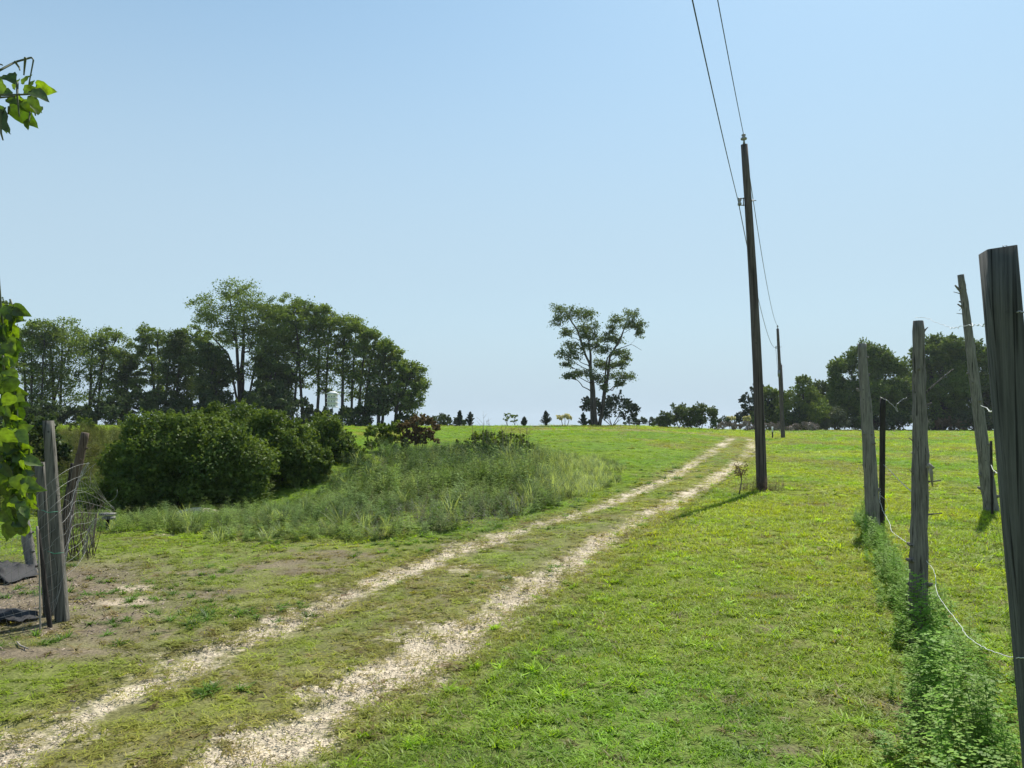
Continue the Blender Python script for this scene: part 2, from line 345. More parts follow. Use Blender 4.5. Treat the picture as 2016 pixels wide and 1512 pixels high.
# ------------------------------------------------------------------ ground sheet
def make_ground():
    af = np.linspace(R(-52), R(52), 1150); ar = np.linspace(R(52), R(308), 90)[1:-1]
    A = np.concatenate([af, ar])
    r = [.3]
    while r[-1] < 1500:
        q = r[-1]; r.append(q * (1.05 if q < 1.5 else 1.0068 if q < 60 else 1.012 if q < 130 else 1.06))
    r = np.array(r); nr, na = len(r), len(A)
    X = r[:, None] * np.sin(A)[None]; Y = r[:, None] * np.cos(A)[None]
    m = masks(X, Y)
    Z = hgt(X, Y)
    Z = Z - .035 * np.exp(-(m['dl'] / .3) ** 2) - .035 * np.exp(-(m['dr'] / .3) ** 2)
    Z = Z + .02 * (m['n2'] - .5) * (1 - m['grav'] * .6) * (r[:, None] < 60)
    c = greens(X, Y, m) * .60 
    c = mixc(c, [.15, .13, .055], .75 * m['straw'])
    c = mixc(c, C_DIRT, m['bare'])
    c = mixc(c, C_DIRT, np.where(r[:, None] < 14, .35, 0) * (1 - m['grav']))
    c = mixc(c, C_GRAV, m['grav']); c = mixc(c, C_SAND, m['sand'])
    far = ss(25, 45, r)[:, None] * np.ones_like(X); c = mixc(c, c * 1.0, far * (1 - m['grav']))
    V = np.stack([X, Y, Z], -1).reshape(-1, 3); C4 = np.concatenate([c.reshape(-1, 3), m['grav'].reshape(-1, 1)], 1)
    i = np.arange(nr - 1)[:, None] * na; j = np.arange(na)[None]; j2 = (j + 1) % na
    Q = np.stack([i + j, i + na + j, i + na + j2, i + j2], -1).reshape(-1, 4)
    dmin = np.minimum(m['dl'], m['dr']).reshape(-1); gv = m['grav'].reshape(-1)
    onp = ((gv[Q].mean(1) > .5) & (dmin[Q].mean(1) < .8))
    # centre fan
    V0 = np.array([[0, 0, 0.]]); tri = np.stack([np.arange(na), (np.arange(na) + 1) % na, np.full(na, nr * na)], -1)
    def build(name, faces, with_fan):
        used = np.unique(faces); mp = np.full(nr * na, -1, np.int64); mp[used] = np.arange(len(used))
        mb = MB(); mb.add(V[used], mp[faces]); cc = C4[used]
        if with_fan:
            k = mp[np.arange(na)]; mb.v.append(V0); mb.t.append(np.array([.5]))
            mb.f.append(np.stack([k, np.roll(k, -1), np.full(na, mb.n)], -1)); mb.n += 1
            cc = np.concatenate([cc, [[.1, .12, .03, 0]]])
        o = mb.obj(name, M_GROUND, smooth=True)
        at = o.data.attributes.new('col', 'FLOAT_COLOR', 'POINT'); at.data.foreach_set('color', cc.astype(np.float32).ravel())
        return o
    g = build('ground', Q[~onp], True); tag(g, kind='structure')
    t = build('gravel_track', Q[onp], False); tag(t, kind='structure')
def ground_mat():
    m, t = new_mat('ground'); N = t.nodes.new; L = t.links.new
    o = N('ShaderNodeOutputMaterial'); p = N('ShaderNodeBsdfPrincipled'); p.inputs['Roughness'].default_value = .95; p.inputs['Specular IOR Level'].default_value = .1
    a = N('ShaderNodeAttribute'); a.attribute_name = 'col'
    tc = N('ShaderNodeTexCoord')
    n1 = N('ShaderNodeTexNoise'); n1.inputs['Scale'].default_value = 38; n1.inputs['Detail'].default_value = 5; n1.inputs['Roughness'].default_value = .75; L(tc.outputs['Object'], n1.inputs[0])
    vo = N('ShaderNodeTexVoronoi'); vo.inputs['Scale'].default_value = 42; L(tc.outputs['Object'], vo.inputs[0])
    n2 = N('ShaderNodeTexNoise'); n2.inputs['Scale'].default_value = 2.2; n2.inputs['Detail'].default_value = 6; n2.inputs['Roughness'].default_value = .65; L(tc.outputs['Object'], n2.inputs[0])
    f1 = N('ShaderNodeMapRange'); f1.inputs[1].default_value = .3; f1.inputs[2].default_value = .7; f1.inputs[3].default_value = .55; f1.inputs[4].default_value = 1.45; L(n1.outputs[0], f1.inputs[0])
    f2 = N('ShaderNodeMapRange'); f2.inputs[1].default_value = .3; f2.inputs[2].default_value = .7; f2.inputs[3].default_value = .75; f2.inputs[4].default_value = 1.25; L(n2.outputs[0], f2.inputs[0])
    mu = N('ShaderNodeMath'); mu.operation = 'MULTIPLY'; L(f1.outputs[0], mu.inputs[0]); L(f2.outputs[0], mu.inputs[1])
    sc = N('ShaderNodeVectorMath'); sc.operation = 'SCALE'; L(a.outputs['Color'], sc.inputs[0]); L(mu.outputs[0], sc.inputs['Scale'])
    L(sc.outputs[0], p.inputs['Base Color'])
    b = N('ShaderNodeBump'); b.inputs['Strength'].default_value = .7; b.inputs['Distance'].default_value = .02; L(n1.outputs[0], b.inputs['Height']); 
    b2 = N('ShaderNodeBump'); b2.inputs['Strength'].default_value = .5; b2.inputs['Distance'].default_value = .015; L(vo.outputs[0], b2.inputs['Height']); L(b.outputs[0], b2.inputs['Normal']); L(b2.outputs[0], p.inputs['Normal'])
    L(p.outputs[0], o.inputs[0]); return m
M_GROUND = ground_mat()
make_ground()

# ------------------------------------------------------------------ instanced ground cover
def blade(mb, base, ang, lean, L, wd, tint, droop=.5, seg=3):
    dx, dy = math.cos(ang), math.sin(ang); px, py = -dy, dx
    V = []
    for k in range(seg):
        t = k / seg; hgt_ = L * (t * math.cos(lean) - droop * .5 * t * t * math.sin(lean)); out_ = L * (t * math.sin(lean) + droop * .3 * t * t)
        w_ = wd * (1 - .55 * t)
        V += [[base[0] + dx * out_ + px * w_, base[1] + dy * out_ + py * w_, hgt_], [base[0] + dx * out_ - px * w_, base[1] + dy * out_ - py * w_, hgt_]]
    t = 1; hgt_ = L * (math.cos(lean) - droop * .5 * math.sin(lean)); out_ = L * (math.sin(lean) + droop * .3)
    V.append([base[0] + dx * out_, base[1] + dy * out_, hgt_])
    fs = [np.array([[2 * k, 2 * k + 1, 2 * k + 3, 2 * k + 2] for k in range(seg - 1)])] + [np.array([2 * seg - 2, 2 * seg - 1, 2 * seg])]
    mb.add(V, fs, tint)
def proto_patch(name, rad, nb, L, wd, lean=(.15, 1.1), droop=.6, seg=3, clump=0):
    mb = MB()
    for k in range(nb):
        if clump and k % clump == 0: cc = np.array([random.gauss(0, rad * .55), random.gauss(0, rad * .55)])
        r_ = cc + np.array([random.gauss(0, .008), random.gauss(0, .008)]) if clump else np.array([random.gauss(0, rad * .55), random.gauss(0, rad * .55)])
        blade(mb, r_, random.uniform(0, 6.28), random.uniform(*lean), L * random.uniform(.5, 1.2), wd * random.uniform(.6, 1.2), random.random(), droop, seg)
    return bpy.data.objects.new(name, mb.mesh(name, M_GRASS))
def proto_stalk(name, H, nl, ls, lobes=3, mat=None, spread=.12, rs=.004):
    mb = MB(); bendx, bendy = random.uniform(-.15, .15) * H, random.uniform(-.15, .15) * H
    tube(mb, bez([0, 0, 0], [0, 0, H * .6], [bendx, bendy, H], 5), np.linspace(rs, rs * .4, 5), 4, tint=.2)
    C = []; N = []; S = []; T = []
    for k in range(nl):
        t = .12 + .88 * (k / nl) ** .8; a = k * 2.4 + random.uniform(-.4, .4)
        l = ls * (1.15 - .6 * t) * random.uniform(.7, 1.2)
        b = np.array([bendx * t * t, bendy * t * t, H * t]); d = np.array([math.cos(a), math.sin(a), random.uniform(-.1, .7)]); d /= np.linalg.norm(d)
        for q in range(lobes):
            s_ = (q + .6) / lobes
            side = unit(np.cross(d, [0, 0, 1.])); sg = 1 if q % 2 else -1
            c0 = b + d * l * s_
            tip = c0 + (d * .5 + side * sg * .45 * (1 if q < lobes - 1 else 0)) * l * .55 + np.array([0, 0, -.06 * l])
            wv = unit(np.cross(tip - c0, [0, 0, 1.])) * l * .19
            mid_ = (c0 + tip) / 2
            mb.add([c0, mid_ + wv, tip, mid_ - wv], np.array([[0, 1, 2, 3]]), random.random())
        tt = random.random()
    return bpy.data.objects.new(name, mb.mesh(name, mat or M_WEED))
def proto_stone(name):
    mb = MB(); n = 7; th = np.linspace(0, 6.28, n, endpoint=False) + rng.uniform(-.3, .3, n)
    r1 = rng.uniform(.7, 1.1, n); V = np.concatenate([np.stack([r1 * np.cos(th), r1 * np.sin(th) * .75, np.zeros(n)], 1), np.stack([r1 * .7 * np.cos(th), r1 * .55 * np.sin(th), rng.uniform(.25, .5, n)], 1)])
    q = np.array([[i, (i + 1) % n, n + (i + 1) % n, n + i] for i in range(n)])
    mb.add(V, [q, np.arange(n) + n], random.random())
    return bpy.data.objects.new(name, mb.mesh(name, M_STONE))
def scatter(name, protos, pts, rot, scl, col, label, cat):
    pc = bpy.data.collections.new(name + '_shapes')
    for p_ in protos: pc.objects.link(p_)
    n = len(pts); me = bpy.data.meshes.new(name); me.vertices.add(n); me.vertices.foreach_set('co', np.asarray(pts, np.float32).ravel())
    def A(nm, ty, data, key): a = me.attributes.new(nm, ty, 'POINT'); a.data.foreach_set(key, data.ravel())
    A('rot', 'FLOAT_VECTOR', np.asarray(rot, np.float32), 'vector'); A('scl', 'FLOAT_VECTOR', np.asarray(scl, np.float32), 'vector')
    A('col', 'FLOAT_VECTOR', np.asarray(col, np.float32), 'vector'); A('idx', 'INT', rng.integers(0, len(protos), n).astype(np.int32), 'value')
    o = bpy.data.objects.new(name, me); COL.objects.link(o)
    ng = bpy.data.node_groups.new(name + '_nodes', 'GeometryNodeTree')
    ng.interface.new_socket('Geometry', in_out='INPUT', socket_type='NodeSocketGeometry'); ng.interface.new_socket('Geometry', in_out='OUTPUT', socket_type='NodeSocketGeometry')
    N = ng.nodes.new; L = ng.links.new
    gi = N('NodeGroupInput'); go = N('NodeGroupOutput'); mp = N('GeometryNodeMeshToPoints'); ip = N('GeometryNodeInstanceOnPoints')
    ci = N('GeometryNodeCollectionInfo'); ci.inputs['Collection'].default_value = pc; ci.inputs['Separate Children'].default_value = True; ci.inputs['Reset Children'].default_value = True
    def at(nm, ty): a = N('GeometryNodeInputNamedAttribute'); a.data_type = ty; a.inputs['Name'].default_value = nm; return [s for s in a.outputs if s.enabled and s.name == 'Attribute'][0]
    er = N('FunctionNodeEulerToRotation')
    L(gi.outputs[0], mp.inputs[0]); L(mp.outputs[0], ip.inputs['Points']); L(ci.outputs[0], ip.inputs['Instance']); ip.inputs['Pick Instance'].default_value = True
    L(at('idx', 'INT'), ip.inputs['Instance Index']); L(at('rot', 'FLOAT_VECTOR'), er.inputs[0]); L(er.outputs[0], ip.inputs['Rotation']); L(at('scl', 'FLOAT_VECTOR'), ip.inputs['Scale'])
    L(ip.outputs[0], go.inputs[0])
    md = o.modifiers.new('scatter', 'NODES'); md.node_group = ng
    tag(o, label, cat, kind='stuff'); return o
def fan(n_per, r0, r1, half=R(50)):
    area = half * (r1 * r1 - r0 * r0); n = int(n_per * area)
    r = np.sqrt(rng.uniform(r0 * r0, r1 * r1, n)); a = rng.uniform(-half, half, n)
    return r * np.sin(a), r * np.cos(a)
def instpack(x, y, s, tilt=.15, sink=0.0):
    n = len(x); z = hgt(x, y) - sink
    rot = np.stack([rng.normal(0, tilt, n), rng.normal(0, tilt, n), rng.uniform(0, 6.28, n)], 1)
    return np.stack([x, y, z], 1), rot, s

WEEDPX = [(205, 1040), (330, 1052), (450, 1060), (600, 1070), (760, 1064), (880, 1048), (1000, 1026), (1130, 988), (1238, 942), (1215, 912), (1130, 898), (1050, 889), (900, 884), (760, 894), (700, 915), (655, 945), (628, 975), (560, 1003), (470, 1018), (350, 1024)]
WPOLY = np.array([G(*p)[:2] for p in WEEDPX])
def inpoly(x, y, PL_):
    ins = np.zeros(x.shape, bool); n = len(PL_)
    for i in range(n):
        x1, y1 = PL_[i]; x2, y2 = PL_[(i + 1) % n]
        c = ((y1 > y) != (y2 > y)) & (x < (x2 - x1) * (y - y1) / (y2 - y1 + 1e-12) + x1); ins ^= c
    return ins

# short turf
xs, ys, ss_ = [], [], []
for (den, r0, r1, sc) in [(300, 2.2, 6, .85), (190, 6, 10, 1.05), (85, 10, 18, 1.5), (26, 18, 35, 2.3), (6, 35, 70, 3.6), (2.2, 70, 104, 5.0)]:
    a, b = fan(den, r0, r1); xs.append(a); ys.append(b); ss_.append(np.full(len(a), sc))
x = np.concatenate(xs); y = np.concatenate(ys); s0 = np.concatenate(ss_)
m = masks(x, y)
dens = np.where(m['lawn'], 1.0, np.where(m['mid'], .62, .68))
dens = dens * (1 - .80 * m['grav']) * (1 - .85 * m['bare']) * (1 - .9 * m['sand'])
dens = dens * np.where(m['left'] | m['mid'], .45 + .9 * ss(.35, .6, m['n2'] * .5 + m['n1'] * .5), 1)
keep = rng.random(len(x)) < dens
sel = lambda A: A[keep]
x, y, s0 = sel(x), sel(y), sel(s0); m = {k: v[keep] for k, v in m.items()}
c = greens(x, y, m); c = mixc(c, C_STRAW, np.clip(m['straw'] * 1.0, 0, 1) * rng.uniform(.5, 1, len(x)))
c = mixc(c, C_DRY, (rng.random(len(x)) < .07) * .8 + .6 * m['grav'] * rng.random(len(x)))
c = mixc(c, C_DRY, np.clip(m['bare'] * .9, 0, 1))
c = c * rng.uniform(.72, 1.3, len(x))[:, None]
hz = rng.uniform(.6, 1.25, len(x)) * np.where(m['lawn'], 1.0, .55) * np.where(m['straw'] > .5, .7, 1) * (.75 + .6 * m['n2'])
hz = hz * np.where(s0 > 2, .55, 1) 
scl = np.stack([s0 * rng.uniform(.8, 1.2, len(x)), s0 * rng.uniform(.8, 1.2, len(x)), s0 * hz], 1)
pts, rot, _ = instpack(x, y, s0, .12)
gp = [proto_patch('turf_patch', .085, 36, .056, .0028, (.5, 1.4)) for _ in range(4)] + [proto_patch('turf_patch', .09, 28, .066, .0046, (.8, 1.5), .6, clump=6) for _ in range(5)]
scatter('grass', gp, pts, rot, scl, c, 'short mown grass covering the field on both sides of the track', 'grass')

# coarse crabgrass tufts
a, b = fan(30, 2.4, 12); a2, b2 = fan(6.0, 12, 28); x = np.concatenate([a, a2]); y = np.concatenate([b, b2]); m = masks(x, y)
n7 = fbm(x, y, .9, 91, 3)
pr = np.where(m['lawn'], .38, np.where(m['mid'], .8 * ss(.5, .62, n7), .9 * ss(.42, .6, n7))) * (1 - .8 * m['grav'])
keep = (rng.random(len(x)) < pr); x, y = x[keep], y[keep]; m = {k: v[keep] for k, v in m.items()}
c = np.where(m['lawn'][:, None], np.array([.28, .43, .024]), np.array([.10, .19, .025])) * rng.uniform(.6, 1.3, len(x))[:, None]
s0 = rng.uniform(.4, 1.05, len(x)) * np.where(y > 12, 1.5, 1)
pts, rot, _ = instpack(x, y, s0, .1)
tp = []
for k in range(6):
    tp.append(proto_patch('tuft', .05, 40, .115, .0052, (.5, 1.45), .75, 4, clump=10))
scatter('crabgrass', tp, pts, rot, np.stack([s0, s0, s0 * rng.uniform(.5, .9, len(x))], 1), c, 'coarse broad-bladed crabgrass tufts standing out of the short turf', 'grass')

# stone / shell chips in the ruts
a, b = fan(2600, 2.4, 8); a2, b2 = fan(700, 8, 16); a3, b3 = fan(60, 16, 34)
x = np.concatenate([a, a2, a3]); y = np.concatenate([b, b2, b3]); dl = dist_line(x, y, LRs); dr = dist_line(x, y, RRs)
k0 = np.minimum(dl, dr) < 1.1; k0 |= (x > xL(y)) & (x < xR(y)); x, y = x[k0], y[k0]; m = masks(x, y)
keep = rng.random(len(x)) < m['grav'] ** 1.5; x, y = x[keep], y[keep]
s0 = rng.gamma(3, .0011, len(x)) * np.where(y > 8, 1.6, 1) * np.where(y > 16, 1.8, 1) + .003
c = np.array([.58, .49, .36])[None] * rng.uniform(.45, 1.2, len(x))[:, None] * np.array([1, 1, 1])
pts, rot, _ = instpack(x, y, s0, .35); pts[:, 2] -= .004
pts[:, 2] -= .03 * np.exp(-(np.minimum(dist_line(x, y, LRs), dist_line(x, y, RRs)) / .3) ** 2) - .008
scatter('gravel', [proto_stone('stone_chip') for _ in range(8)], pts, rot, np.stack([s0, s0, s0], 1), c, 'pale crushed shell and stone chips lying in the wheel ruts', 'gravel')

# wood mulch under the left fence
a, b = fan(500, 4.5, 11); m_ = blobmask(a, b, [(G(60, 1190), 1.3, 1.2), (G(-40, 1180), 1.5, 1.5), (G(170, 1180), .7, .8)]); keep = rng.random(len(a)) < m_; x, y = a[keep], b[keep]
s0 = rng.uniform(.004, .018, len(x)); pts, rot, _ = instpack(x, y, s0, .5)
c = np.array([.20, .155, .12]) * rng.uniform(.3, 1.9, len(x))[:, None]
scatter('mulch', [proto_stone('wood_chip') for _ in range(5)], pts, rot, np.stack([s0 * 1.6, s0 * .6, s0 * .6], 1), c, 'brown wood chip mulch scattered under the wire fence', 'mulch')

# ------------------------------------------------------------------ tall weeds
st = [proto_stalk('weed_stalk', 1.0, 36, .21, 3) for _ in range(9)]
bb0, bb1 = WPOLY.min(0), WPOLY.max(0)
n = int(48 * (bb1[0] - bb0[0]) * (bb1[1] - bb0[1])); x = rng.uniform(bb0[0], bb1[0], n); y = rng.uniform(bb0[1], bb1[1], n)
wob = (fbm(x, y, .8, 5, 3) - .5)
k = inpoly(x + wob * 2.2, y + wob * 3.4, WPOLY); x, y, wob = x[k], y[k], wob[k]
d = np.hypot(x, y); n8 = fbm(x, y, .55, 101, 3); n9 = fbm(x, y, .3, 131, 3)
u = x / y
H = np.interp(d, [9.5, 13, 17, 24, 34, 45], [.19, .30, .38, .36, .27, .20]) * (.55 + .9 * n8) * np.exp(rng.normal(0, .28, len(x)))
H = H * np.where(d > 18, 1 + .35 * np.exp(-((u + .02) / .12) ** 2), 1)
H = H * (1 - .45 * (1 - ss(-.30, -.16, u)) * (1 - ss(17, 22, d))) * (1 - .55 * ss(.03, .10, u)) * (1 + .5 * np.exp(-((u + .16) / .06) ** 2) * ss(16, 20, d))
sx_, sy_ = G(410, 1015)[:2]; H = H * (1 - .75 * np.exp(-((x - sx_) / .9) ** 2 - ((y - sy_ + 1.2) / 1.1) ** 2))
keep = rng.random(len(x)) < np.where(d > 20, .6, 1)
reedm = (np.exp(-((u - .085 - .12 * wob) / .06) ** 2) * ss(12, 18, d) * (1 - ss(26, 32, d)))
isreed = rng.random(len(x)) < np.maximum(reedm * .8, .05)
purp = ss(.43, .55, fbm(x, y, .9, 151, 3)) * (1 - ss(13.5, 17, d)) * ss(-.3, -.12, u)
ispurp = (rng.random(len(x)) < purp * .8) & ~isreed
k1 = keep & ~isreed & ~ispurp
c = mixc(np.broadcast_to(np.array([.16, .22, .055]), (len(x), 3)).copy(), [.075, .125, .045], ss(.4, .6, n9) * .6 + .5 * ss(19, 26, d) * (1 - .6 * ss(.02, .08, u)))
c = mixc(c, [.17, .17, .07], .6 * (rng.random(len(x)) < .12)); c = mixc(c, [.13, .19, .03], .7 * ss(.55, .7, n8) * (d < 22))
c = c * (rng.uniform(.55, 1.5, len(x)) * 1.15)[:, None]
def put(nm, protos, k, Hs, wsc, cc, lab, cat, tilt=.12):
    pts, rot, _ = instpack(x[k], y[k], None, tilt, .02)
    scatter(nm, protos, pts, rot, np.stack([Hs[k] * wsc + .22, Hs[k] * wsc + .22, Hs[k]], 1), cc[k], lab, cat)
put('mugwort_weeds', st, k1, H, .8, c, 'tall leafy mugwort weeds massed in front of the round bushes', 'weeds')
sp = [proto_stalk('purple_stalk', 1.0, 26, .10, 2) for _ in range(4)]
cp = np.array([.25, .215, .235]) * rng.uniform(.6, 1.5, len(x))[:, None]; cp[rng.random(len(x)) < .25] = [.24, .13, .12]
put('purple_weeds', sp, ispurp, H * .85, .9, cp, 'greyish purple dried weeds at the front edge of the overgrown patch', 'weeds')
def proto_reed(name):
    mb = MB()
    for q in range(26): blade(mb, np.array([random.gauss(0, .08), random.gauss(0, .08)]), random.uniform(0, 6.28), random.uniform(.05, .5), random.uniform(.6, 1.1), .008, random.random(), .9, 6)
    return bpy.data.objects.new(name, mb.mesh(name, M_GRASS))
cr = np.array([.24, .28, .16]) * rng.uniform(.4, 1.9, len(x))[:, None]
k2 = isreed & (rng.random(len(x)) < .6)
put('reed_grass', [proto_reed('reed_clump') for _ in range(4)], k2, H * .9 + .12, .6, cr, 'pale arching reed grass in the weed patch, thickest at its right end', 'grass', .1)

# taller rough grass on the bank behind the fence, left of the bushes
x = rng.uniform(-26, -8.5, 9000); y = rng.uniform(19, 34, 9000); k = (rng.random(9000) < .8) & (x / y < -.42) | ((y > 28) & (rng.random(9000) < .5) & (x < -12)); x, y = x[k], y[k]
s0 = rng.uniform(.25, .6, len(x)); pts, rot, _ = instpack(x, y, s0, .15)
n = fbm(x, y, .5, 171, 3); c = mixc(np.broadcast_to(np.array([.12, .135, .035]), (len(x), 3)).copy(), [.075, .115, .03], ss(.4, .6, n)); c = mixc(c, [.16, .12, .07], .6 * ss(.55, .7, fbm(x, y, .7, 181, 3))) * rng.uniform(.6, 1.3, len(x))[:, None]
scatter('bank_weeds', [proto_stalk('bank_stalk', 1, 34, .2, 3) for _ in range(4)] , pts, rot, np.stack([s0 * 1.2, s0 * 1.2, s0], 1), c, 'rough weeds and grass on the slope behind the wire fence', 'weeds')

# weeds along the right fence line
def lerp(a, b, t): return a + (b - a) * t
FL = np.array([[5.9, 13.0], [5.35, 11.7], [3.02, 5.7], [2.1, 3.9], [1.55, 2.6], [1.2, 1.9]])
n = 620; t = rng.random(n) ** .85; sD = np.concatenate([[0], np.cumsum(np.linalg.norm(np.diff(FL, axis=0), axis=1))]); tt = t * sD[-1]
x = np.interp(tt, sD, FL[:, 0]); y = np.interp(tt, sD, FL[:, 1])
wdt = np.interp(y, [2, 4.5, 6, 9, 13], [.27, .25, .17, .14, .15]); off = rng.normal(0, 1, n) * wdt; x = x + off * .93 + .10 * (y < 5.5); y = y + off * .35
H = rng.uniform(.10, .46, n) * (.45 + 1.0 * fbm(x, y, 1.4, 191, 2)) * np.exp(-(off / (wdt * 1.8)) ** 2) + .06; H *= np.interp(y, [3, 5.5, 7, 13], [1.0, .95, .7, .9])
pts, rot, _ = instpack(x, y, H, .15, .01)
c = mixc(np.broadcast_to(np.array([.15, .29, .03]), (n, 3)).copy(), [.27, .37, .10], rng.random(n) ** 2 * .9) * rng.uniform(.7, 1.25, n)[:, None]
scatter('fence_weeds', [proto_stalk('mugwort_stem', 1.0, 30, .20, 5, rs=.006) for _ in range(6)], pts, rot, np.stack([H * .6 + .12, H * .6 + .12, H], 1), c, 'leafy green mugwort growing along the foot of the wooden fence posts', 'weeds')

# ------------------------------------------------------------------ trees
def crown_pads(blobs, pads, nl, leaf, flat=.55, prad=.36, rs=None, tvar=.35, ground=None, shell=.55):
    C = []; S = []; T = []; padc = []
    g = rs
    for bi, bb_ in enumerate(blobs):
        c, rx, rz, ry = bb_[:4]; dn = bb_[4] if len(bb_) > 4 else 1
        k = max(3, int(pads * (.5 + .5 * dn)))
        pc_ = []
        for _ in range(k):
            v = unit(g.normal(size=3)); q = shell + (1 - shell) * g.random()
            cc = c + v * np.array([rx, ry, rz]) * q; pr_ = prad * (rx * .5 + rz * .5) * g.uniform(.6, 1.25)
            n = max(6, int(nl * g.uniform(.6, 1.3) * dn))
            pts_ = g.normal(size=(n, 3)) * np.array([pr_, pr_, pr_ * flat]) * .62 + cc
            tl_ = g.normal(0, .25, 2); pts_[:, 2] -= (pts_[:, 0] - cc[0]) * tl_[0] + .12 * np.abs(pts_[:, 0] - cc[0])
            C.append(pts_); T.append(np.clip(np.full(n, g.uniform(.5 - tvar, .5 + tvar)) + g.normal(0, .16, n), 0, 1)); pc_.append(cc)
        padc.append(pc_)
    C = np.concatenate(C); T = np.concatenate(T); S = leaf * g.uniform(.6, 1.4, len(C))
    return C, S, T, padc
def tree(name, label, cat, group, d, trunks, blobs, seed=0, pads=12, nl=120, leaf=.26, mat=None, flat=.55, prad=.36, limb=1.0, base=None, shell=.55, depth=1.0, bark=None):
    """trunks: list of [(px,py,width_px)...] in photo pixels at distance d (first point is put on the ground); blobs: (px,py,rx,ry) px"""
    g = np.random.default_rng(seed + 100); sc = d / F
    b0 = GX(trunks[0][0][0], d) if base is None else np.array(base)
    root = empty(name, b0); tag(root, label, cat, group)
    tb = MB(); paths = []
    for tr in trunks:
        pts_ = [P(p[0], p[1], d) for p in tr]; pts_[0] = GX(tr[0][0], d) - np.array([0, 0, .2])
        off = np.cumsum(g.normal(0, .25, len(pts_))); off[0] = 0
        pts_ = np.array(pts_); pts_[:, 1] += off * sc * 10
        # densify
        s_ = np.linspace(0, 1, len(pts_)); tt_ = np.linspace(0, 1, 4 * len(pts_))
        pp = np.stack([np.interp(tt_, s_, pts_[:, k]) for k in range(3)], 1); rr = np.interp(tt_, s_, [p[2] * sc / 2 for p in tr])
        pp[1:-1] += g.normal(0, .3, (len(pp) - 2, 3)) * sc * np.array([1, 1, .3])
        tube(tb, pp, rr, 8, rough=.05); paths.append((pp, rr))
    B = []
    for bl_ in blobs:
        px, py, rx, ry = bl_[:4]; c_ = P(px, py, d); c_ = c_ + np.array([0, g.uniform(-.7, .7) * depth * (rx + 20) * sc, 0]); B.append((c_, rx * sc, ry * sc, rx * sc * depth, bl_[4] if len(bl_) > 4 else 1))
    C, S, T, padc = crown_pads(B, pads, nl, leaf, flat, prad, g, shell=shell)
    for (c_, rx, rz, ry, _dn), pc_ in zip(B, padc):
        best = None
        for pp, rr in paths:
            hd = np.hypot(pp[:, 0] - c_[0], pp[:, 1] - c_[1]); tgt = c_[2] - .55 * hd
            cost = np.abs(pp[:, 2] - tgt) + .6 * hd; cost[:max(1, len(pp) // 5)] += 50
            i = int(np.argmin(cost))
            if best is None or cost[i] < best[0]: best = (cost[i], pp[i], rr[i])
        a_ = best[1]; r0 = min(best[2] * .6, .05 * np.linalg.norm(c_ - a_) + .03) * limb
        ctrl = a_ * .45 + c_ * .55 + np.array([0, 0, -.12 * np.linalg.norm(c_ - a_)]) + g.normal(0, .1, 3) * rx
        lp = bez(a_, ctrl, c_, 8); lp[1:-1] += g.normal(0, .03, (6, 3)) * np.linalg.norm(c_ - a_)
        tube(tb, lp, np.linspace(r0, r0 * .4, 8), 5, cap=False)
        for q in pc_[:5]:
            m_ = lp[5] * .5 + q * .5 + g.normal(0, .08, 3) * rx
            tube(tb, bez(lp[5], m_, q, 5), np.linspace(r0 * .38, r0 * .12, 5), 4, cap=False)
    tb.obj('trunk', bark or M_BARK, root, smooth=True)
    cb = MB(); ok = C[:, 2] > hgt(C[:, 0], C[:, 1]) + .02
    leaves(cb, C[ok], S[ok], T[ok], rs=g, aspect=.62)
    cb.obj('crown', mat or M_LOCUST, root)
    return root
def cauli(mb, blobs, leaf, rs, dens=1.0, sub=26, srad=.32, tvar=.3, bottom=None, up=.5):
    """dense foliage: leaves in the outer shell of many sub-lobes over each blob"""
    for bi, (c, rx, rz, ry) in enumerate(blobs):
        for k in range(sub):
            v = unit(rs.normal(size=3)); 
            if v[2] < -.6: v[2] *= -.5
            cc = c + v * np.array([rx, ry, rz]) * rs.uniform(.62, .95); r_ = srad * (rx + rz) * .5 * rs.uniform(.5, 1.45)
            inside = False
            for bj, (c2, a2, e2, b2) in enumerate(blobs):
                if bj != bi and np.sum(((cc - c2) / np.array([a2, b2, e2])) ** 2) < .42: inside = True
            if inside: continue
            n = int(dens * 12.57 * r_ * r_ / (leaf * leaf * .42) * 1.5)
            dv = unit(rs.normal(size=(n, 3))); dv = dv[(dv @ v) > -.35]; n = len(dv)
            wob_ = 1 + .22 * np.sin(dv[:, 0] * 5 + k) * np.sin(dv[:, 1] * 4 + k * 2) + .16 * np.sin(dv[:, 2] * 7 + k * 3)
            rad_ = r_ * (1 - np.abs(rs.normal(0, .22, n))) * (1 + .10 * rs.normal(size=n)) * wob_
            pts_ = cc + dv * rad_[:, None] * np.array([1, 1, .85])
            tl = np.clip(rs.uniform(.5 - tvar, .5 + tvar) + rs.normal(0, .18, n), 0, 1)
            Nn = dv * .7 + np.array([0, 0, up]) + rs.normal(0, .55, (n, 3))
            for q in range(3):          # shoots poking out of the outline
                a_ = unit(v + rs.normal(0, .6, 3) + [0, 0, .35]); m_ = 14
                t_ = rs.random((m_, 1)); sp_ = cc + a_ * r_ * (.85 + .5 * t_) + rs.normal(0, .06, (m_, 3)) * r_ * (1.2 - t_)
                pts_ = np.concatenate([pts_, sp_]); tl = np.concatenate([tl, np.clip(rs.normal(.75, .2, m_), 0, 1)]); Nn = np.concatenate([Nn, rs.normal(size=(m_, 3))])
            keep_ = pts_[:, 2] > hgt(pts_[:, 0], pts_[:, 1]) + .01
            leaves(mb, pts_[keep_], leaf * rs.uniform(.6, 1.4, keep_.sum()), tl[keep_], Nn[keep_], .55, rs=rs)
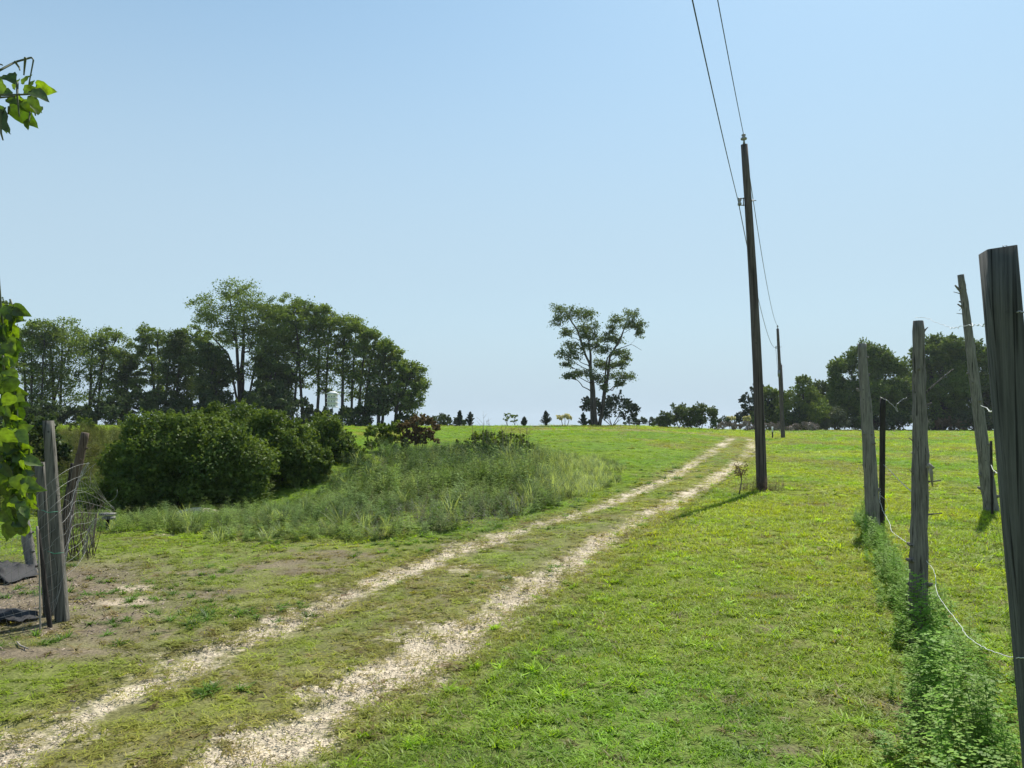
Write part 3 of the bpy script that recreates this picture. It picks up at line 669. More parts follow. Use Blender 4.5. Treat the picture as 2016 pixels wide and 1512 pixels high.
def bush(name, label, cat, group, d, blobs, seed, leaf, mat, dens=1.0, sub=26, srad=.32, stems=5, depth=1.0, stem_mat=None):
    """blobs: (px,py,rx,ry[,dd]) px at distance d"""
    g = np.random.default_rng(seed + 500); sc = d / F
    cx = np.mean([b[0] for b in blobs]); b0 = GX(cx, d); root = empty(name, b0); tag(root, label, cat, group)
    B = []
    for b in blobs:
        dd = d + (b[4] if len(b) > 4 else 0); c_ = P(b[0], b[1], dd); B.append((c_, b[2] * dd / F, b[3] * dd / F, b[2] * dd / F * depth))
    tb = MB()
    for k in range(stems):
        c_, rx, rz, ry = B[k % len(B)]
        foot = b0 - np.array([0, 0, .1])
        top_ = c_ + g.normal(0, .3, 3) * np.array([rx, ry, rz])
        r0 = max(.012, .03 * rx)
        tube(tb, bez(foot, (foot + top_) / 2 + g.normal(0, .15, 3) * rx, top_, 7), np.linspace(r0, r0 * .3, 7), 6)
    tb.obj('stem', stem_mat or M_BARK, root, smooth=True)
    cb = MB(); cauli(cb, B, leaf, g, dens, sub, srad); cb.obj('foliage', mat, root)
    return root
def auto(cx, top, bot, hw, n, seed, shape='oval', br=.36):
    g = np.random.default_rng(seed); out_ = []
    for k in range(n):
        t = (k + .5) / n
        if shape == 'umbrella': wv = (min(1, (t / .22)) ** .5) * (1 - .35 * t)
        elif shape == 'column': wv = .5 + .5 * math.sin(math.pi * min(1, t * 1.1))
        else: wv = math.sin(math.pi * (t * .8 + .14)) ** .6
        a = (k * .618 % 1) * 2 - 1
        r_ = hw * br * g.uniform(.8, 1.25)
        py = top + r_ * .75 + (bot - top - r_ * 1.2) * t
        out_.append((cx + a * max(hw * wv - r_ * .6, 0), py, r_, r_ * g.uniform(.6, .85), 1 - .6 * t if shape != 'oval' else 1 - .3 * t))
    return out_

# ---- left tree line.  (name,label, d, trunks, crown, mat, pads, nl)
TL = 'trees of the wood on the left skyline'
tree('locust_tree', 'tallest tree of the left wood, twin-stemmed with a wide airy crown', 'tree', TL, 92,
     [[(479, 845, 13), (479, 790, 11), (478, 735, 9), (481, 660, 5), (483, 600, 2)], [(476, 760, 8), (468, 690, 6), (462, 640, 4), (452, 590, 2)], [(476, 750, 5), (452, 700, 4), (420, 665, 2)], [(480, 730, 5), (505, 695, 4), (545, 665, 2)]],
     [(b_[0], b_[1], b_[2] * 1.12, b_[3] * 1.15) for b_ in [(478, 572, 34, 20), (455, 590, 34, 20), (505, 592, 30, 18), (425, 605, 36, 18), (455, 622, 38, 18), (500, 625, 38, 20), (530, 615, 24, 17), (415, 635, 30, 15), (530, 650, 36, 18), (470, 655, 30, 15), (560, 672, 30, 18), (430, 662, 26, 12), (505, 680, 32, 15), (545, 700, 30, 18), (515, 728, 26, 18), (560, 640, 30, 20), (480, 640, 34, 18), (450, 740, 24, 16, .6), (520, 770, 26, 20, .6)]], 1, 14, 100, .21, prad=.46)
for k, (lab, d, tx, cx, hw, top, bot, sh, n, mt) in enumerate([
    ('dark tree cut by the left edge of the photo, highest there', 70, [-25], -35, 60, 572, 790, 'oval', 16, M_DARKLEAF),
    ('flat-topped tree first from the left edge with bare slender trunks', 92, [48, 60, 82], 62, 56, 622, 815, 'umbrella', 13, M_LOCUST),
    ('broad umbrella-crowned tree with three close dark trunks', 94, [108, 118, 96], 125, 58, 616, 812, 'umbrella', 14, M_LOCUST),
    ('umbrella-crowned tree just right of the broadest flat crown', 94, [175, 190, 168], 208, 56, 637, 800, 'umbrella', 14, M_LOCUST),
    ('small ragged-topped tree left of the middle gap of the wood', 96, [235, 245], 252, 30, 690, 800, 'oval', 8, M_DARKLEAF),
    ('thin pale-topped tree standing up between two darker crowns', 95, [305, 312], 298, 36, 635, 800, 'oval', 10, M_LOCUST),
    ('rounded tree midway between the thin pale-topped one and the tallest', 92, [322, 345, 330], 358, 42, 645, 800, 'oval', 13, M_DARKLEAF),
    ('dark low-crowned tree against the tallest tree on its left', 90, [430, 410], 420, 40, 668, 810, 'oval', 12, M_DARKLEAF),
    ('tall straight-trunked tree next right of the tallest', 92, [598, 575], 588, 52, 570, 770, 'column', 16, M_LOCUST),
    ('tree with an ivy-dark trunk behind the martin house', 93, [625, 640], 640, 48, 590, 780, 'column', 15, M_LOCUST),
    ('leafy tree next to the right of the birdhouse pole', 92, [672, 690], 690, 44, 610, 790, 'column', 14, M_LOCUST),
    ('rounded tree on the falling right shoulder of the wood', 91, [704, 715], 732, 40, 638, 800, 'column', 13, M_LOCUST),
    ('second last tree at the right end of the wood', 90, [745, 752], 770, 36, 665, 812, 'column', 12, M_LOCUST),
    ('last tree at the right end of the wood, leaning outward', 89, [778, 784], 806, 37, 702, 815, 'oval', 12, M_LOCUST),
    ('tall leafy tree filling the canopy just right of the tallest tree', 95, [556, 548], 540, 50, 592, 780, 'column', 14, M_LOCUST),
    ('leafy tree behind the tallest tree on its left shoulder', 97, [395, 402], 398, 40, 640, 790, 'column', 10, M_LOCUST),
    ('short dark tree filling the gap below the tallest tree on its right', 91, [540, 530], 540, 42, 690, 815, 'oval', 11, M_DARKLEAF)]):
    trs = []
    for q, t_ in enumerate(tx):
        c_ = cx + (q - (len(tx) - 1) / 2) * hw * .5
        trs.append([(t_, 845, 7 - q), (t_ + (c_ - t_) * .15, 800, 6 - q), (t_ + (c_ - t_) * .5, (top + bot) / 2, 4 - q * .6), (c_, top + 22, 1.6)])
    tree('woodland_tree', lab, 'tree', TL, d, trs, auto(cx, top, bot, hw * 1.08, n + 8, 40 + k, sh, .42), 60 + k, 12, 82 if mt is M_LOCUST else 100, .23, mt, prad=.46)
US = 'dark bushes under the left wood'
for k, (lab, px, top, rx, d) in enumerate([
    ('dark undergrowth bush beneath the flat-topped trees at far left', 60, 790, 55, 80), ('dark low bush under the umbrella tree', 140, 795, 50, 84),
    ('dark bush right of the umbrella tree foot', 215, 775, 48, 82), ('dark bush beside the big round bush top left', 285, 760, 45, 84), ('tall dark bush between two thin tree trunks', 345, 775, 42, 86),
    ('dark bush left of the tallest tree foot', 425, 765, 42, 86), ('dark bush right of the tallest tree foot', 525, 745, 45, 85), ('ivy-dark shrub below the straight tall tree', 580, 770, 36, 84),
    ('low dark shrub left of the birdhouse pole', 630, 800, 30, 84), ('low dark shrub right of the birdhouse pole', 695, 795, 32, 84), ('tall dark ivy shrub near the right end of the wood', 748, 755, 30, 85), ('last low dark shrub at the right foot of the wood', 800, 812, 24, 86)]):
    g_ = np.random.default_rng(k); mid_ = (top + 845) / 2; hh = (845 - top) / 2
    bush('undergrowth_bush', lab, 'bush', US, d, [(px, mid_ + hh * .35, rx, hh * .8), (px - rx * .4, mid_ - hh * .2, rx * .5, hh * .6), (px + rx * .35, mid_ - hh * .1, rx * .55, hh * .7)], k, .27, M_UNDER, .9, 20)

# ---- lone walnut in the middle
tree('lone_tree', 'lone forked tree with a ragged two-part crown in the middle of the skyline', 'tree', None, 92,
     [[(1172, 838, 11), (1171, 800, 7), (1168, 750, 6), (1160, 712, 4.6), (1150, 690, 4), (1138, 650, 3), (1122, 625, 3), (1110, 605, 1.5)],
      [(1165, 740, 6), (1164, 700, 4.5), (1160, 672, 3), (1150, 640, 1.8)],
      [(1179, 838, 8), (1188, 790, 6), (1197, 735, 5.5), (1201, 700, 4), (1220, 670, 3.5), (1232, 640, 2), (1238, 622, 1)],
      [(1180, 720, 4), (1195, 705, 3), (1210, 690, 2), (1243, 678, 1), (1262, 690, .6)]],
     [(b_[0], b_[1], b_[2] * 1.22, b_[3] * 1.2) for b_ in [(1102, 612, 17, 13), (1095, 632, 13, 12), (1122, 618, 16, 13), (1140, 618, 14, 12), (1158, 622, 15, 12), (1165, 640, 14, 12), (1145, 645, 14, 12), (1170, 660, 13, 11), (1115, 655, 10, 9), (1122, 680, 15, 9), (1108, 697, 15, 9), (1130, 700, 14, 9), (1152, 680, 10, 10), (1118, 715, 11, 8), (1135, 735, 14, 8), (1120, 740, 10, 6), (1160, 735, 14, 9),
      (1215, 625, 14, 11), (1240, 622, 15, 11), (1252, 640, 13, 11), (1232, 640, 13, 11), (1258, 655, 9, 9), (1205, 650, 12, 11), (1193, 665, 14, 11), (1215, 665, 12, 9), (1188, 690, 13, 9), (1215, 695, 16, 9), (1235, 700, 10, 7), (1225, 715, 12, 8), (1198, 720, 14, 10), (1215, 738, 18, 8), (1240, 742, 15, 8), (1180, 745, 12, 9), (1218, 755, 9, 6), (1188, 762, 6, 7), (1150, 660, 10, 9), (1175, 680, 10, 9), (1180, 715, 12, 9)]],
     5, 17, 32, .21, M_LONE, prad=.52, limb=.7, depth=.8, shell=.3)
bush('spreading_shrub', 'dark spreading shrub behind the foot of the lone forked tree', 'bush', None, 95, [(1215, 805, 34, 24), (1165, 800, 18, 16), (1235, 812, 20, 18)], 3, .3, M_CONIFER, .26, 34, .34, 8)

# ---- small things along the crest
HC = 'small shrubs on the crest'
def conifer(label, px, top, bot, hw, d, seed, mat=None, spiky=6):
    g = np.random.default_rng(seed); sc = d / F; b0 = GX(px, d); root = empty('conifer', b0); tag(root, label, 'conifer', 'young conifers on the crest')
    top_ = P(px, top, d); Ht = top_[2] - b0[2]; tb = MB(); cb = MB()
    tube(tb, [b0 - [0, 0, .1], b0 + [0, 0, Ht * .8]], [.06, .02], 6); tb.obj('trunk', M_BARK, root)
    for k in range(spiky * 7):
        t = g.random() ** .8; a = g.uniform(0, 6.28); R_ = hw * sc * (1 - t) ** .75
        p0 = b0 + np.array([0, 0, Ht * t * .85]); p1 = p0 + np.array([math.cos(a) * R_, math.sin(a) * R_, Ht * .18 * g.uniform(.6, 1.4) + .1])
        q = g.random((60, 1)); pts_ = p0 * (1 - q) + p1 * q + g.normal(0, .07 * (1.1 - q), (60, 3)) * 1.3
        leaves(cb, pts_, .16 * g.uniform(.6, 1.3, 60), g.random(60), rs=g, aspect=.4)
    cb.obj('foliage', mat or M_CONIFER, root)
conifer('forked dark cedar leaning out of the crest left of the saplings', 905, 810, 840, 11, 90, 1); conifer('dark cedar close beside the forked cedar', 926, 812, 840, 14, 90, 2)
conifer('tiny dark conifer right of the two saplings', 1032, 823, 840, 9, 91, 3); conifer('spiky young conifer left of the cream-flowered tree', 1075, 812, 840, 15, 91, 4, None, 8)
conifer('small conifer left of the lone forked tree foot', 1148, 815, 840, 13, 91, 5)
for lab, px, top in [('left sapling of the feathery pair on the crest', 999, 812), ('right sapling of the feathery pair on the crest', 1014, 815)]:
    tree('sapling', lab, 'tree', 'feathery saplings on the crest', 91, [[(px, 840, 1.6), (px - 1, 828, 1.2), (px, top + 4, .6)]], [(px - 5, top + 6, 5, 4), (px + 4, top + 4, 5, 4), (px + 1, top + 11, 5, 4), (px - 5, top + 14, 4, 3)], px, 4, 16, .2, M_LOCUST, limb=.6)
def cream(label, px, cy, rx, ry, d):
    tree('flowering_tree', label, 'tree', 'cream-flowered small trees', d, [[(px - 4, 840, 1.5), (px - 8, cy, .8)], [(px + 4, 840, 1.5), (px + 10, cy, .8)], [(px, 840, 1.5), (px, cy, .8)]], [(px + a * rx * .6, cy + abs(a) * 2, rx * .45, ry * .8) for a in (-1, -.4, .3, 1)], int(px), 8, 60, .2, M_CREAM, limb=.5, shell=.2)
cream('cream-flowered little umbrella tree on the crest left of the lone tree', 1112, 819, 17, 6, 91)
cream('cream-flowered bush left of the utility pole at the end of the track', 1441, 823, 13, 5, 98); cream('cream-flowered bush half hidden by the utility pole', 1475, 823, 9, 6, 98)
bush('low_bush', 'low green bush between the wood and the first cedars', 'bush', HC, 93, [(868, 829, 26, 11), (893, 833, 26, 8), (842, 829, 18, 9)], 31, .22, M_UNDER, .8, 16)
bush('low_bush', 'low dark bush under the small conifer by the lone tree', 'bush', HC, 93, [(1160, 834, 14, 5)], 32, .2, M_UNDER, .8, 12)
# distant woods over the crest
bush('distant_wood', 'far low wood seen over the crest right of the lone tree', 'wood', None, 190, [(1245 + 16 * k, 833 - (k % 3), 16, 6) for k in range(6)], 33, .5, M_UNDER, .6, 10, stems=3)
# juniper group
JB = 'rounded dark bushes left of the track end'
bush('juniper_bush', 'small dark bush at the left end of the rounded bush group', 'bush', JB, 88, [(1308, 828, 17, 14), (1300, 836, 14, 8)], 41, .2, M_DARKLEAF, .9, 20)
bush('juniper_bush', 'tallest of the rounded dark bushes left of the track end', 'bush', JB, 88, [(1338, 814, 22, 23), (1334, 830, 28, 14)], 42, .2, M_DARKLEAF, .9, 24)
bush('juniper_bush', 'right rounded dark bush beside the track end', 'bush', JB, 87, [(1387, 817, 24, 22), (1382, 832, 28, 14), (1368, 812, 10, 12)], 43, .2, M_DARKLEAF, .9, 24)
bush('low_bush', 'small green bush between the round dark bushes and the brush row', 'bush', HC, 98, [(1422, 832, 14, 10)], 44, .22, M_UNDER, .8, 14)
# brush row
for k, (lab, px, rx) in enumerate([('grey brush heap left of the utility pole at the track end', 1428, 22), ('grey purple brush heap just left of the utility pole', 1466, 22), ('grey brush heap between the two utility poles', 1518, 22), ('brownish low brush right of the farther utility pole', 1580, 30)]):
    bush('brush_heap', lab, 'brush', 'grey brush row across the track end', 92, [(px, 842, rx, 8), (px + rx * .5, 840, rx * .6, 7)], 50 + k, .2, M_SCRUB, .7, 14, stems=3)

# ---- right-hand wood
RW = 'trees of the wood on the right'
def rtree(name, lab, d, trunks, blobs, seed, mat, dens=.6, leaf=.28, sub=60, srad=.29):
    g = np.random.default_rng(seed); sc = d / F; b0 = GX(trunks[0][0], d); root = empty(name, b0); tag(root, lab, 'tree', RW)
    tb = MB()
    B = [(P(px, py, d) + np.array([0, g.uniform(-.4, .4) * rx * sc, 0]), rx * sc, ry * sc, rx * sc) for (px, py, rx, ry) in blobs]
    for (tx, tw) in trunks:
        f0 = GX(tx, d) - np.array([0, 0, .2])
        for bi, (c_, rx, rz, ry) in enumerate(B):
            tube(tb, bez(f0, f0 * .6 + c_ * .4 + np.array([0, 0, .2 * abs(c_[2] - f0[2])]), c_, 8), np.linspace(tw * sc / 2, tw * sc / 9, 8), 7)
    tb.obj('trunk', M_BARK, root, smooth=True)
    cb = MB(); cauli(cb, B, leaf, g, dens, sub, srad, .35); cb.obj('crown', mat, root); return root
rtree('cedar_tree', 'dark layered cedar partly behind the near utility pole', 104, [(1485, 5)], [(1490, 765, 14, 10), (1475, 785, 18, 9), (1490, 800, 30, 14), (1480, 822, 30, 16)], 1, M_CONIFER, .6, .28, 22, .3)
rtree('broadleaf_tree', 'soft green tree between the two utility poles', 103, [(1515, 5)], [(1512, 785, 20, 20), (1528, 798, 24, 26), (1508, 820, 30, 26), (1535, 828, 26, 22)], 2, M_LOCUST, .5)
rtree('feathery_tree', 'feathery-topped green tree right of the farther utility pole', 100, [(1580, 6)], [(1580, 755, 14, 16), (1568, 780, 24, 18), (1592, 785, 24, 20), (1560, 810, 28, 26), (1592, 818, 34, 28), (1570, 838, 36, 14)], 3, M_LOCUST, .32, .22)
rtree('broadleaf_tree', 'smaller round tree left of the biggest right-hand crown', 110, [(1625, 6)], [(1622, 775, 28, 26), (1608, 800, 30, 32), (1630, 825, 34, 24)], 4, M_DARKLEAF, .6)
rtree('broadleaf_tree', 'biggest round-crowned tree behind the pale grey fence post', 105, [(1715, 12), (1700, 8)], [(1712, 710, 46, 36), (1680, 735, 40, 36), (1745, 740, 42, 40), (1665, 770, 34, 34), (1720, 780, 60, 44), (1700, 820, 74, 34), (1770, 800, 36, 46), (1660, 800, 40, 40)], 5, M_BUSH, .6, .28)
rtree('broadleaf_tree', 'wide-crowned tree between the barky post and the leaning pole', 106, [(1850, 10), (1835, 8)], [(1860, 690, 44, 26), (1825, 705, 34, 26), (1900, 700, 36, 30), (1930, 715, 26, 30), (1870, 730, 60, 34), (1850, 770, 64, 40), (1920, 780, 46, 54), (1830, 805, 54, 42), (1890, 825, 60, 26)], 6, M_BUSH, .6, .28)
rtree('broadleaf_tree', 'dark tree beside the squared timber post', 108, [(1985, 9)], [(1975, 715, 36, 30), (2010, 735, 34, 36), (1970, 770, 44, 44), (2015, 790, 44, 44), (1990, 820, 54, 34), (1950, 820, 40, 30)], 7, M_DARKLEAF, .6)
rtree('broadleaf_tree', 'tree at the right edge of the photo, behind the squared post', 110, [(2060, 9)], [(2060, 715, 44, 36), (2070, 760, 54, 50), (2060, 805, 50, 34)], 8, M_DARKLEAF, .6)
SB = 'shrubs along the foot of the right wood'
for k, (lab, px, py, rx, ry, mt) in enumerate([('pale grey-green shrub at the foot of the right wood, left of the grey post', 1640, 828, 28, 22, M_GREYGREEN), ('low grey-green shrub left of the palest shrub', 1605, 838, 20, 12, M_GREYGREEN),
    ('dark shrub in the shade just left of the short dark stake', 1712, 835, 40, 18, M_UNDER), ('dark shrub behind the barky fence post', 1790, 832, 40, 20, M_UNDER), ('dull pinkish shrub between the barky post and the leaning pole', 1868, 838, 26, 13, M_BROWNLEAF), ('dark shrub left of the leaning pole', 1905, 832, 40, 20, M_UNDER), ('dark shrub beside the squared post at the wood edge', 1975, 832, 44, 22, M_UNDER), ('dark shrub under the feathery tree', 1560, 828, 30, 20, M_UNDER)]):
    bush('shrub', lab, 'bush', SB, 99, [(px, py, rx, ry), (px + rx * .5, py + 4, rx * .6, ry * .8)], 70 + k, .24, mt, .8, 20)

# ---- big round bushes in the hollow
BB = 'big round bushes in the hollow'
bush('round_bush', 'big round dark-green bush at the left, in front of the others', 'bush', BB, 21.5, [(340, 900, 108, 84), (285, 930, 72, 75), (425, 925, 95, 90), (370, 865, 74, 48), (262, 960, 48, 52), (340, 965, 118, 58), (465, 955, 60, 60), (300, 985, 80, 40), (430, 985, 80, 40)], 81, .085, M_BUSH, .6, 85, .27)
bush('round_bush', 'tall bush behind the front one with a rounded lighter top', 'bush', BB, 25, [(450, 845, 60, 48), (425, 840, 42, 38), (495, 870, 60, 56), (350, 862, 60, 44)], 82, .09, M_BUSH, .6, 75, .27)
bush('round_bush', 'round dark bush right of the front bush, above the sloping weeds', 'bush', BB, 24, [(560, 895, 66, 64), (540, 860, 60, 44), (590, 925, 52, 52), (540, 940, 66, 52), (515, 905, 66, 64), (510, 965, 60, 40), (585, 955, 52, 34), (620, 915, 30, 40)], 83, .09, M_BUSH, .6, 75, .27)
bush('round_bush', 'narrow bush at the right end of the bush group', 'bush', BB, 27, [(640, 868, 40, 46), (662, 900, 42, 42), (632, 915, 40, 46), (690, 915, 34, 30), (650, 940, 50, 26)], 84, .10, M_BUSH, .6, 66, .28)
bush('leafy_shrub', 'dark shrub behind the left wire fence and leaning stakes', 'bush', BB, 24, [(70, 870, 55, 50), (30, 890, 55, 60), (110, 905, 30, 36), (-40, 890, 70, 70)], 85, .12, M_UNDER, .7, 30, .26)
bush('leafy_shrub', 'small green shrub above the leaning brown post', 'bush', BB, 34, [(160, 842, 22, 18), (178, 850, 14, 12)], 86, .11, M_BUSH, .7, 20, .28)
bush('leafy_shrub', 'scrubby yellow-green shrub on the bank left of the round bushes', 'bush', BB, 27, [(200, 905, 28, 24), (180, 925, 24, 26), (235, 890, 22, 20)], 87, .10, M_YELLOWGREEN, .35, 20, .3)
bush('vine_clump', 'yellow-green vine clump left of the brown-leaved shrub', 'bush', None, 31, [(745, 858, 26, 21), (772, 855, 24, 21), (758, 874, 36, 18)], 88, .12, M_YELLOWGREEN, .6, 20, .3)
bush('brown_shrub', 'brown withered shrub at the top of the weed patch', 'bush', None, 31, [(828, 836, 26, 15), (806, 842, 20, 16), (847, 842, 22, 12), (826, 854, 24, 18), (840, 864, 22, 16), (812, 866, 22, 16)], 89, .12, M_BROWNLEAF, .22, 22, .32, stems=9)
bush('vine_clump', 'low vine clump with light top leaves on the weed mound right of the withered shrub', 'bush', None, 31, [(955, 869, 34, 17), (1000, 871, 34, 18), (1032, 883, 20, 14), (970, 886, 46, 16), (1015, 890, 40, 14)], 90, .12, M_YELLOWGREEN, .45, 20, .3)
bush('dark_weed_mound', 'dark green leafy mound below the light vine clump', 'bush', None, 29.5, [(905, 892, 44, 15), (965, 893, 44, 15), (1020, 892, 36, 14)], 91, .1, M_UNDER, .5, 24, .3)

# bare twiggy stems standing in the weed mound
def twigs(name, label, px0, px1, d, n, hpx, seed, mat, cat='dead stems', base_py=None):
    g = np.random.default_rng(seed); mb = MB(); b0 = GX((px0 + px1) / 2, d)
    for k in range(n):
        f0 = GX(g.uniform(px0, px1), d + g.uniform(-.8, .8) * (1 if d > 15 else .35)); Hh = hpx * d / F * g.uniform(.6, 1.1); tip = f0 + np.array([g.normal(0, .12) * Hh, g.normal(0, .1), Hh])
        pth = bez(f0, (f0 + tip) / 2 + g.normal(0, .05, 3), tip, 6); tube(mb, pth, np.linspace(.010, .004, 6) * (1 if d > 15 else .45), 4)
        for q in range(4):
            i = g.integers(2, 6); b_ = pth[i]; e_ = b_ + np.array([g.normal(0, .16), g.normal(0, .16), g.uniform(.08, .3)]) * Hh * .7; tube(mb, [b_, (b_ + e_) / 2 + g.normal(0, .01, 3), e_], np.array([.005, .004, .002]) * (1 if d > 15 else .5), 3)
    o = mb.obj(name, mat, origin=b0); tag(o, label, cat); return o
M_TWIG = wood_mat('dry_twigs', (.12, .09, .06), (.28, .23, .17), (5, 5, 5))
twigs('withered_weeds', 'bare dry stems sticking up out of the weed mound', 925, 1040, 30, 26, 74, 3, M_TWIG, 'weeds')

# ------------------------------------------------------------------ utility poles and wires
M_POLE = wood_mat('pole_wood', (.055, .044, .042), (.15, .125, .115), (22, 22, .9), bump=.6)
M_PORC = plain_mat('porcelain', (.30, .28, .30), .25); M_STEEL = plain_mat('galvanised_steel', (.22, .22, .23), .45, .7); M_WIRE = plain_mat('aged_cable', (.05, .06, .06), .5, .3)
def upole(label, d, base, top, w0, w1, spool_py, side=-1, box_=None):
    b0 = GX(base[0], d); t_ = P(top[0], top[1], d); root = empty('utility_pole', b0); tag(root, label, 'utility pole', 'utility poles along the track')
    sc = d / F; g = np.random.default_rng(int(d)); mb = MB(); n = 14
    q = np.linspace(0, 1, n)[:, None]; pth = (b0 - [0, 0, .3]) * (1 - q) + t_ * q; pth[:, 0] += .05 * np.sin(q[:, 0] * 3.1) * (d < 30); rr = np.linspace(w0, w1, n) * sc / 2
    tube(mb, pth, rr, 14, rough=.012); mb.obj('shaft', M_POLE, root, smooth=True)
    ax = unit(t_ - b0)
    ins = []
    mb = MB(); s = w1 * sc
    tube(mb, [t_ - ax * .02, t_ + ax * .12, t_ + ax * .13], [.035, .018, .018], 8); pbk = mb.obj('pin_bracket', M_STEEL, root, smooth=True)
    mb = MB(); prof_ = [(.0, .03), (.02, .075), (.05, .08), (.08, .045), (.10, .035), (.12, .055), (.145, .05), (.16, .02)]
    tube(mb, [t_ + ax * (.11 + a) for a, r_ in prof_], [r_ for a, r_ in prof_], 12); mb.obj('insulator', M_PORC, pbk, smooth=True)
    k = (spool_py - top[1]) / (base[1] - top[1]); sp = t_ * (1 - k) + b0 * k; r_ = (w1 + (w0 - w1) * k) * sc / 2
    mb = MB(); x0 = sp[0] - r_; 
    for dz in (-.085, .085): box(mb, [x0 - .06, sp[1] - .02, sp[2] + dz], [.16, .045, .012])
    box(mb, [x0 - .005, sp[1] - .02, sp[2]], [.012, .045, .2]); tube(mb, [[x0 - .1, sp[1] - .02, sp[2] - .11], [x0 - .1, sp[1] - .02, sp[2] + .11]], .009, 6)
    sbk = mb.obj('spool_bracket', M_STEEL, root)
    mb = MB(); pr2 = [(-.075, .03), (-.065, .05), (-.03, .045), (0, .028), (.03, .045), (.065, .05), (.075, .03)]
    tube(mb, [[x0 - .1, sp[1] - .02, sp[2] + a] for a, _ in pr2], [b for _, b in pr2], 10); mb.obj('spool_insulator', M_PORC, sbk, smooth=True)
    mb = MB(); tube(mb, [[sp[0] + r_ * .6, sp[1], sp[2] + .03], [sp[0] + r_ + .13, sp[1], sp[2] + .04]], .012, 6); tube(mb, [[sp[0] + r_ + .02, sp[1], sp[2] + .03], [sp[0] + r_ + .035, sp[1], sp[2] + .03]], .03, 6); mb.obj('bolt', M_STEEL, root)
    if d < 30:
        rust_ = plain_mat('rusted_iron', (.04, .03, .03), .7)
        for py in (425, 440, 545, 610, 680):
            mb = MB(); kk = (py - top[1]) / (base[1] - top[1]); c_ = t_ * (1 - kk) + b0 * kk; rk = (w1 + (w0 - w1) * kk) * sc / 2; tube(mb, [c_ + [0, -rk * .9, 0], c_ + [.0, -rk - .012, 0]], .016, 6); mb.obj('nail_head', rust_, root)
    if box_:
        c_ = P(*box_, d); mb = MB(); box(mb, c_ - [.05, .1, 0], [.16, .16, .5]); box(mb, c_ - [.05, .1, .28], [.1, .1, .08]); mb.obj('meter_box', M_STEEL, root)
    return t_ + ax * .245, np.array([x0 - .13, sp[1] - .02, sp[2]])
A1, B1 = upole('nearest utility pole, tall weathered wood beside the track', 18.5, (1497, 965), (1465, 285), 21, 13.5, 400)
A2, B2 = upole('second utility pole, thinner with a small grey box on its side', 59, (1540, 862), (1531, 647), 8.5, 5, 684, box_=(1534, 735))
b3 = GX(1542, 100); t3 = P(1538, 718, 100); root = empty('utility_pole', b3); tag(root, 'farthest utility pole, half hidden behind the second one', 'utility pole', 'utility poles along the track')
mb = MB(); tube(mb, [b3, t3], [.17, .12], 10); mb.obj('shaft', M_POLE, root, smooth=True); mb = MB(); tube(mb, [t3, t3 + [0, 0, .1], t3 + [0, 0, .12], t3 + [0, 0, .22]], [.02, .02, .07, .03], 8); mb.obj('insulator', M_PORC, root, smooth=True)
dv = (A2 - A1) * np.array([1, 1, 0]); A0 = A1 - dv + np.array([.3, 0, -.2]); B0 = B1 - dv + np.array([.9, 0, -.2]); A3 = t3 + np.array([0, 0, .22]); B3 = t3 + np.array([-.2, 0, -1.5])
def span(mb, a, b, sag, r_):
    t = np.linspace(0, 1, 60)[:, None]; p = a * (1 - t) + b * t; p[:, 2] -= 4 * sag * t[:, 0] * (1 - t[:, 0]); tube(mb, p, r_, 5)
for lab, pts_ in (('upper power line running over the pole tops', (A0, A1, A2, A3)), ('lower power line fixed to the sides of the poles', (B0, B1, B2, B3))):
    mb = MB()
    for (a, b), sg, rr_ in zip(zip(pts_[:-1], pts_[1:]), (1.0, 1.0, .9), (.0085, .011, .012)): span(mb, a, b, sg, rr_)
    o = mb.obj('power_line', M_WIRE, origin=pts_[1]); tag(o, lab, 'power line', 'wires strung between the utility poles')

# marker stake near the second pole
M_WHITE = plain_mat('white_paint', (.78, .78, .76), .6); M_GREYW = wood_mat('grey_wood', (.13, .125, .115), (.33, .32, .29), (30, 30, 2.5)); M_DARKW = wood_mat('dark_stake', (.02, .018, .016), (.06, .05, .045), (25, 25, 4))
b0 = G(1521, 863); root = empty('marker_stake', b0); tag(root, 'little white-topped marker stake left of the second utility pole', 'stake')
mb = MB(); box(mb, b0 + [0, 0, .22], [.09, .05, .5]); mb.obj('stake', M_DARKW, root); mb = MB(); box(mb, b0 + [0, 0, .68], [.11, .07, .42]); mb.obj('cap', M_WHITE, root)

# dead sapling and dry weeds by the pole
g = np.random.default_rng(9); b0 = G(1455, 972); root = empty('dead_sapling', b0); tag(root, 'small brown dead sapling just left of the near utility pole', 'tree')
tb = MB(); top_ = P(1459, 930, b0[1]); tube(tb, bez(b0, (b0 + top_) / 2 + [.05, 0, 0], top_, 6), np.linspace(.018, .01, 6), 6); cb = MB()
for k in range(26):
    a = g.uniform(0, 6.28); e_ = top_ + np.array([math.cos(a) * g.uniform(.05, .15), math.sin(a) * .12, g.uniform(-.08, .17)]); tube(tb, [top_ - [0, 0, g.uniform(0, .12)], e_], [.005, .002], 3); leaves(cb, e_ + g.normal(0, .028, (9, 3)), .045, g.random(9), rs=g)
tb.obj('stem', M_TWIG, root); cb.obj('foliage', M_BROWNLEAF, root)
pb = GX(1497, 18.5); n = 260; x = pb[0] + g.normal(0, .26, n); y = pb[1] - .1 + g.normal(0, .2, n); Hh = g.uniform(.12, .42, n); pts, rot, _ = instpack(x, y, Hh, .2, .01)
scatter('dry_weeds', [proto_stalk('dry_stalk', 1.0, 22, .12, 2) for _ in range(3)], pts, rot, np.stack([Hh * .8 + .1] * 2 + [Hh], 1), np.array([.20, .14, .10]) * g.uniform(.5, 1.4, n)[:, None], 'dry reddish weeds around the foot of the near utility pole', 'weeds')

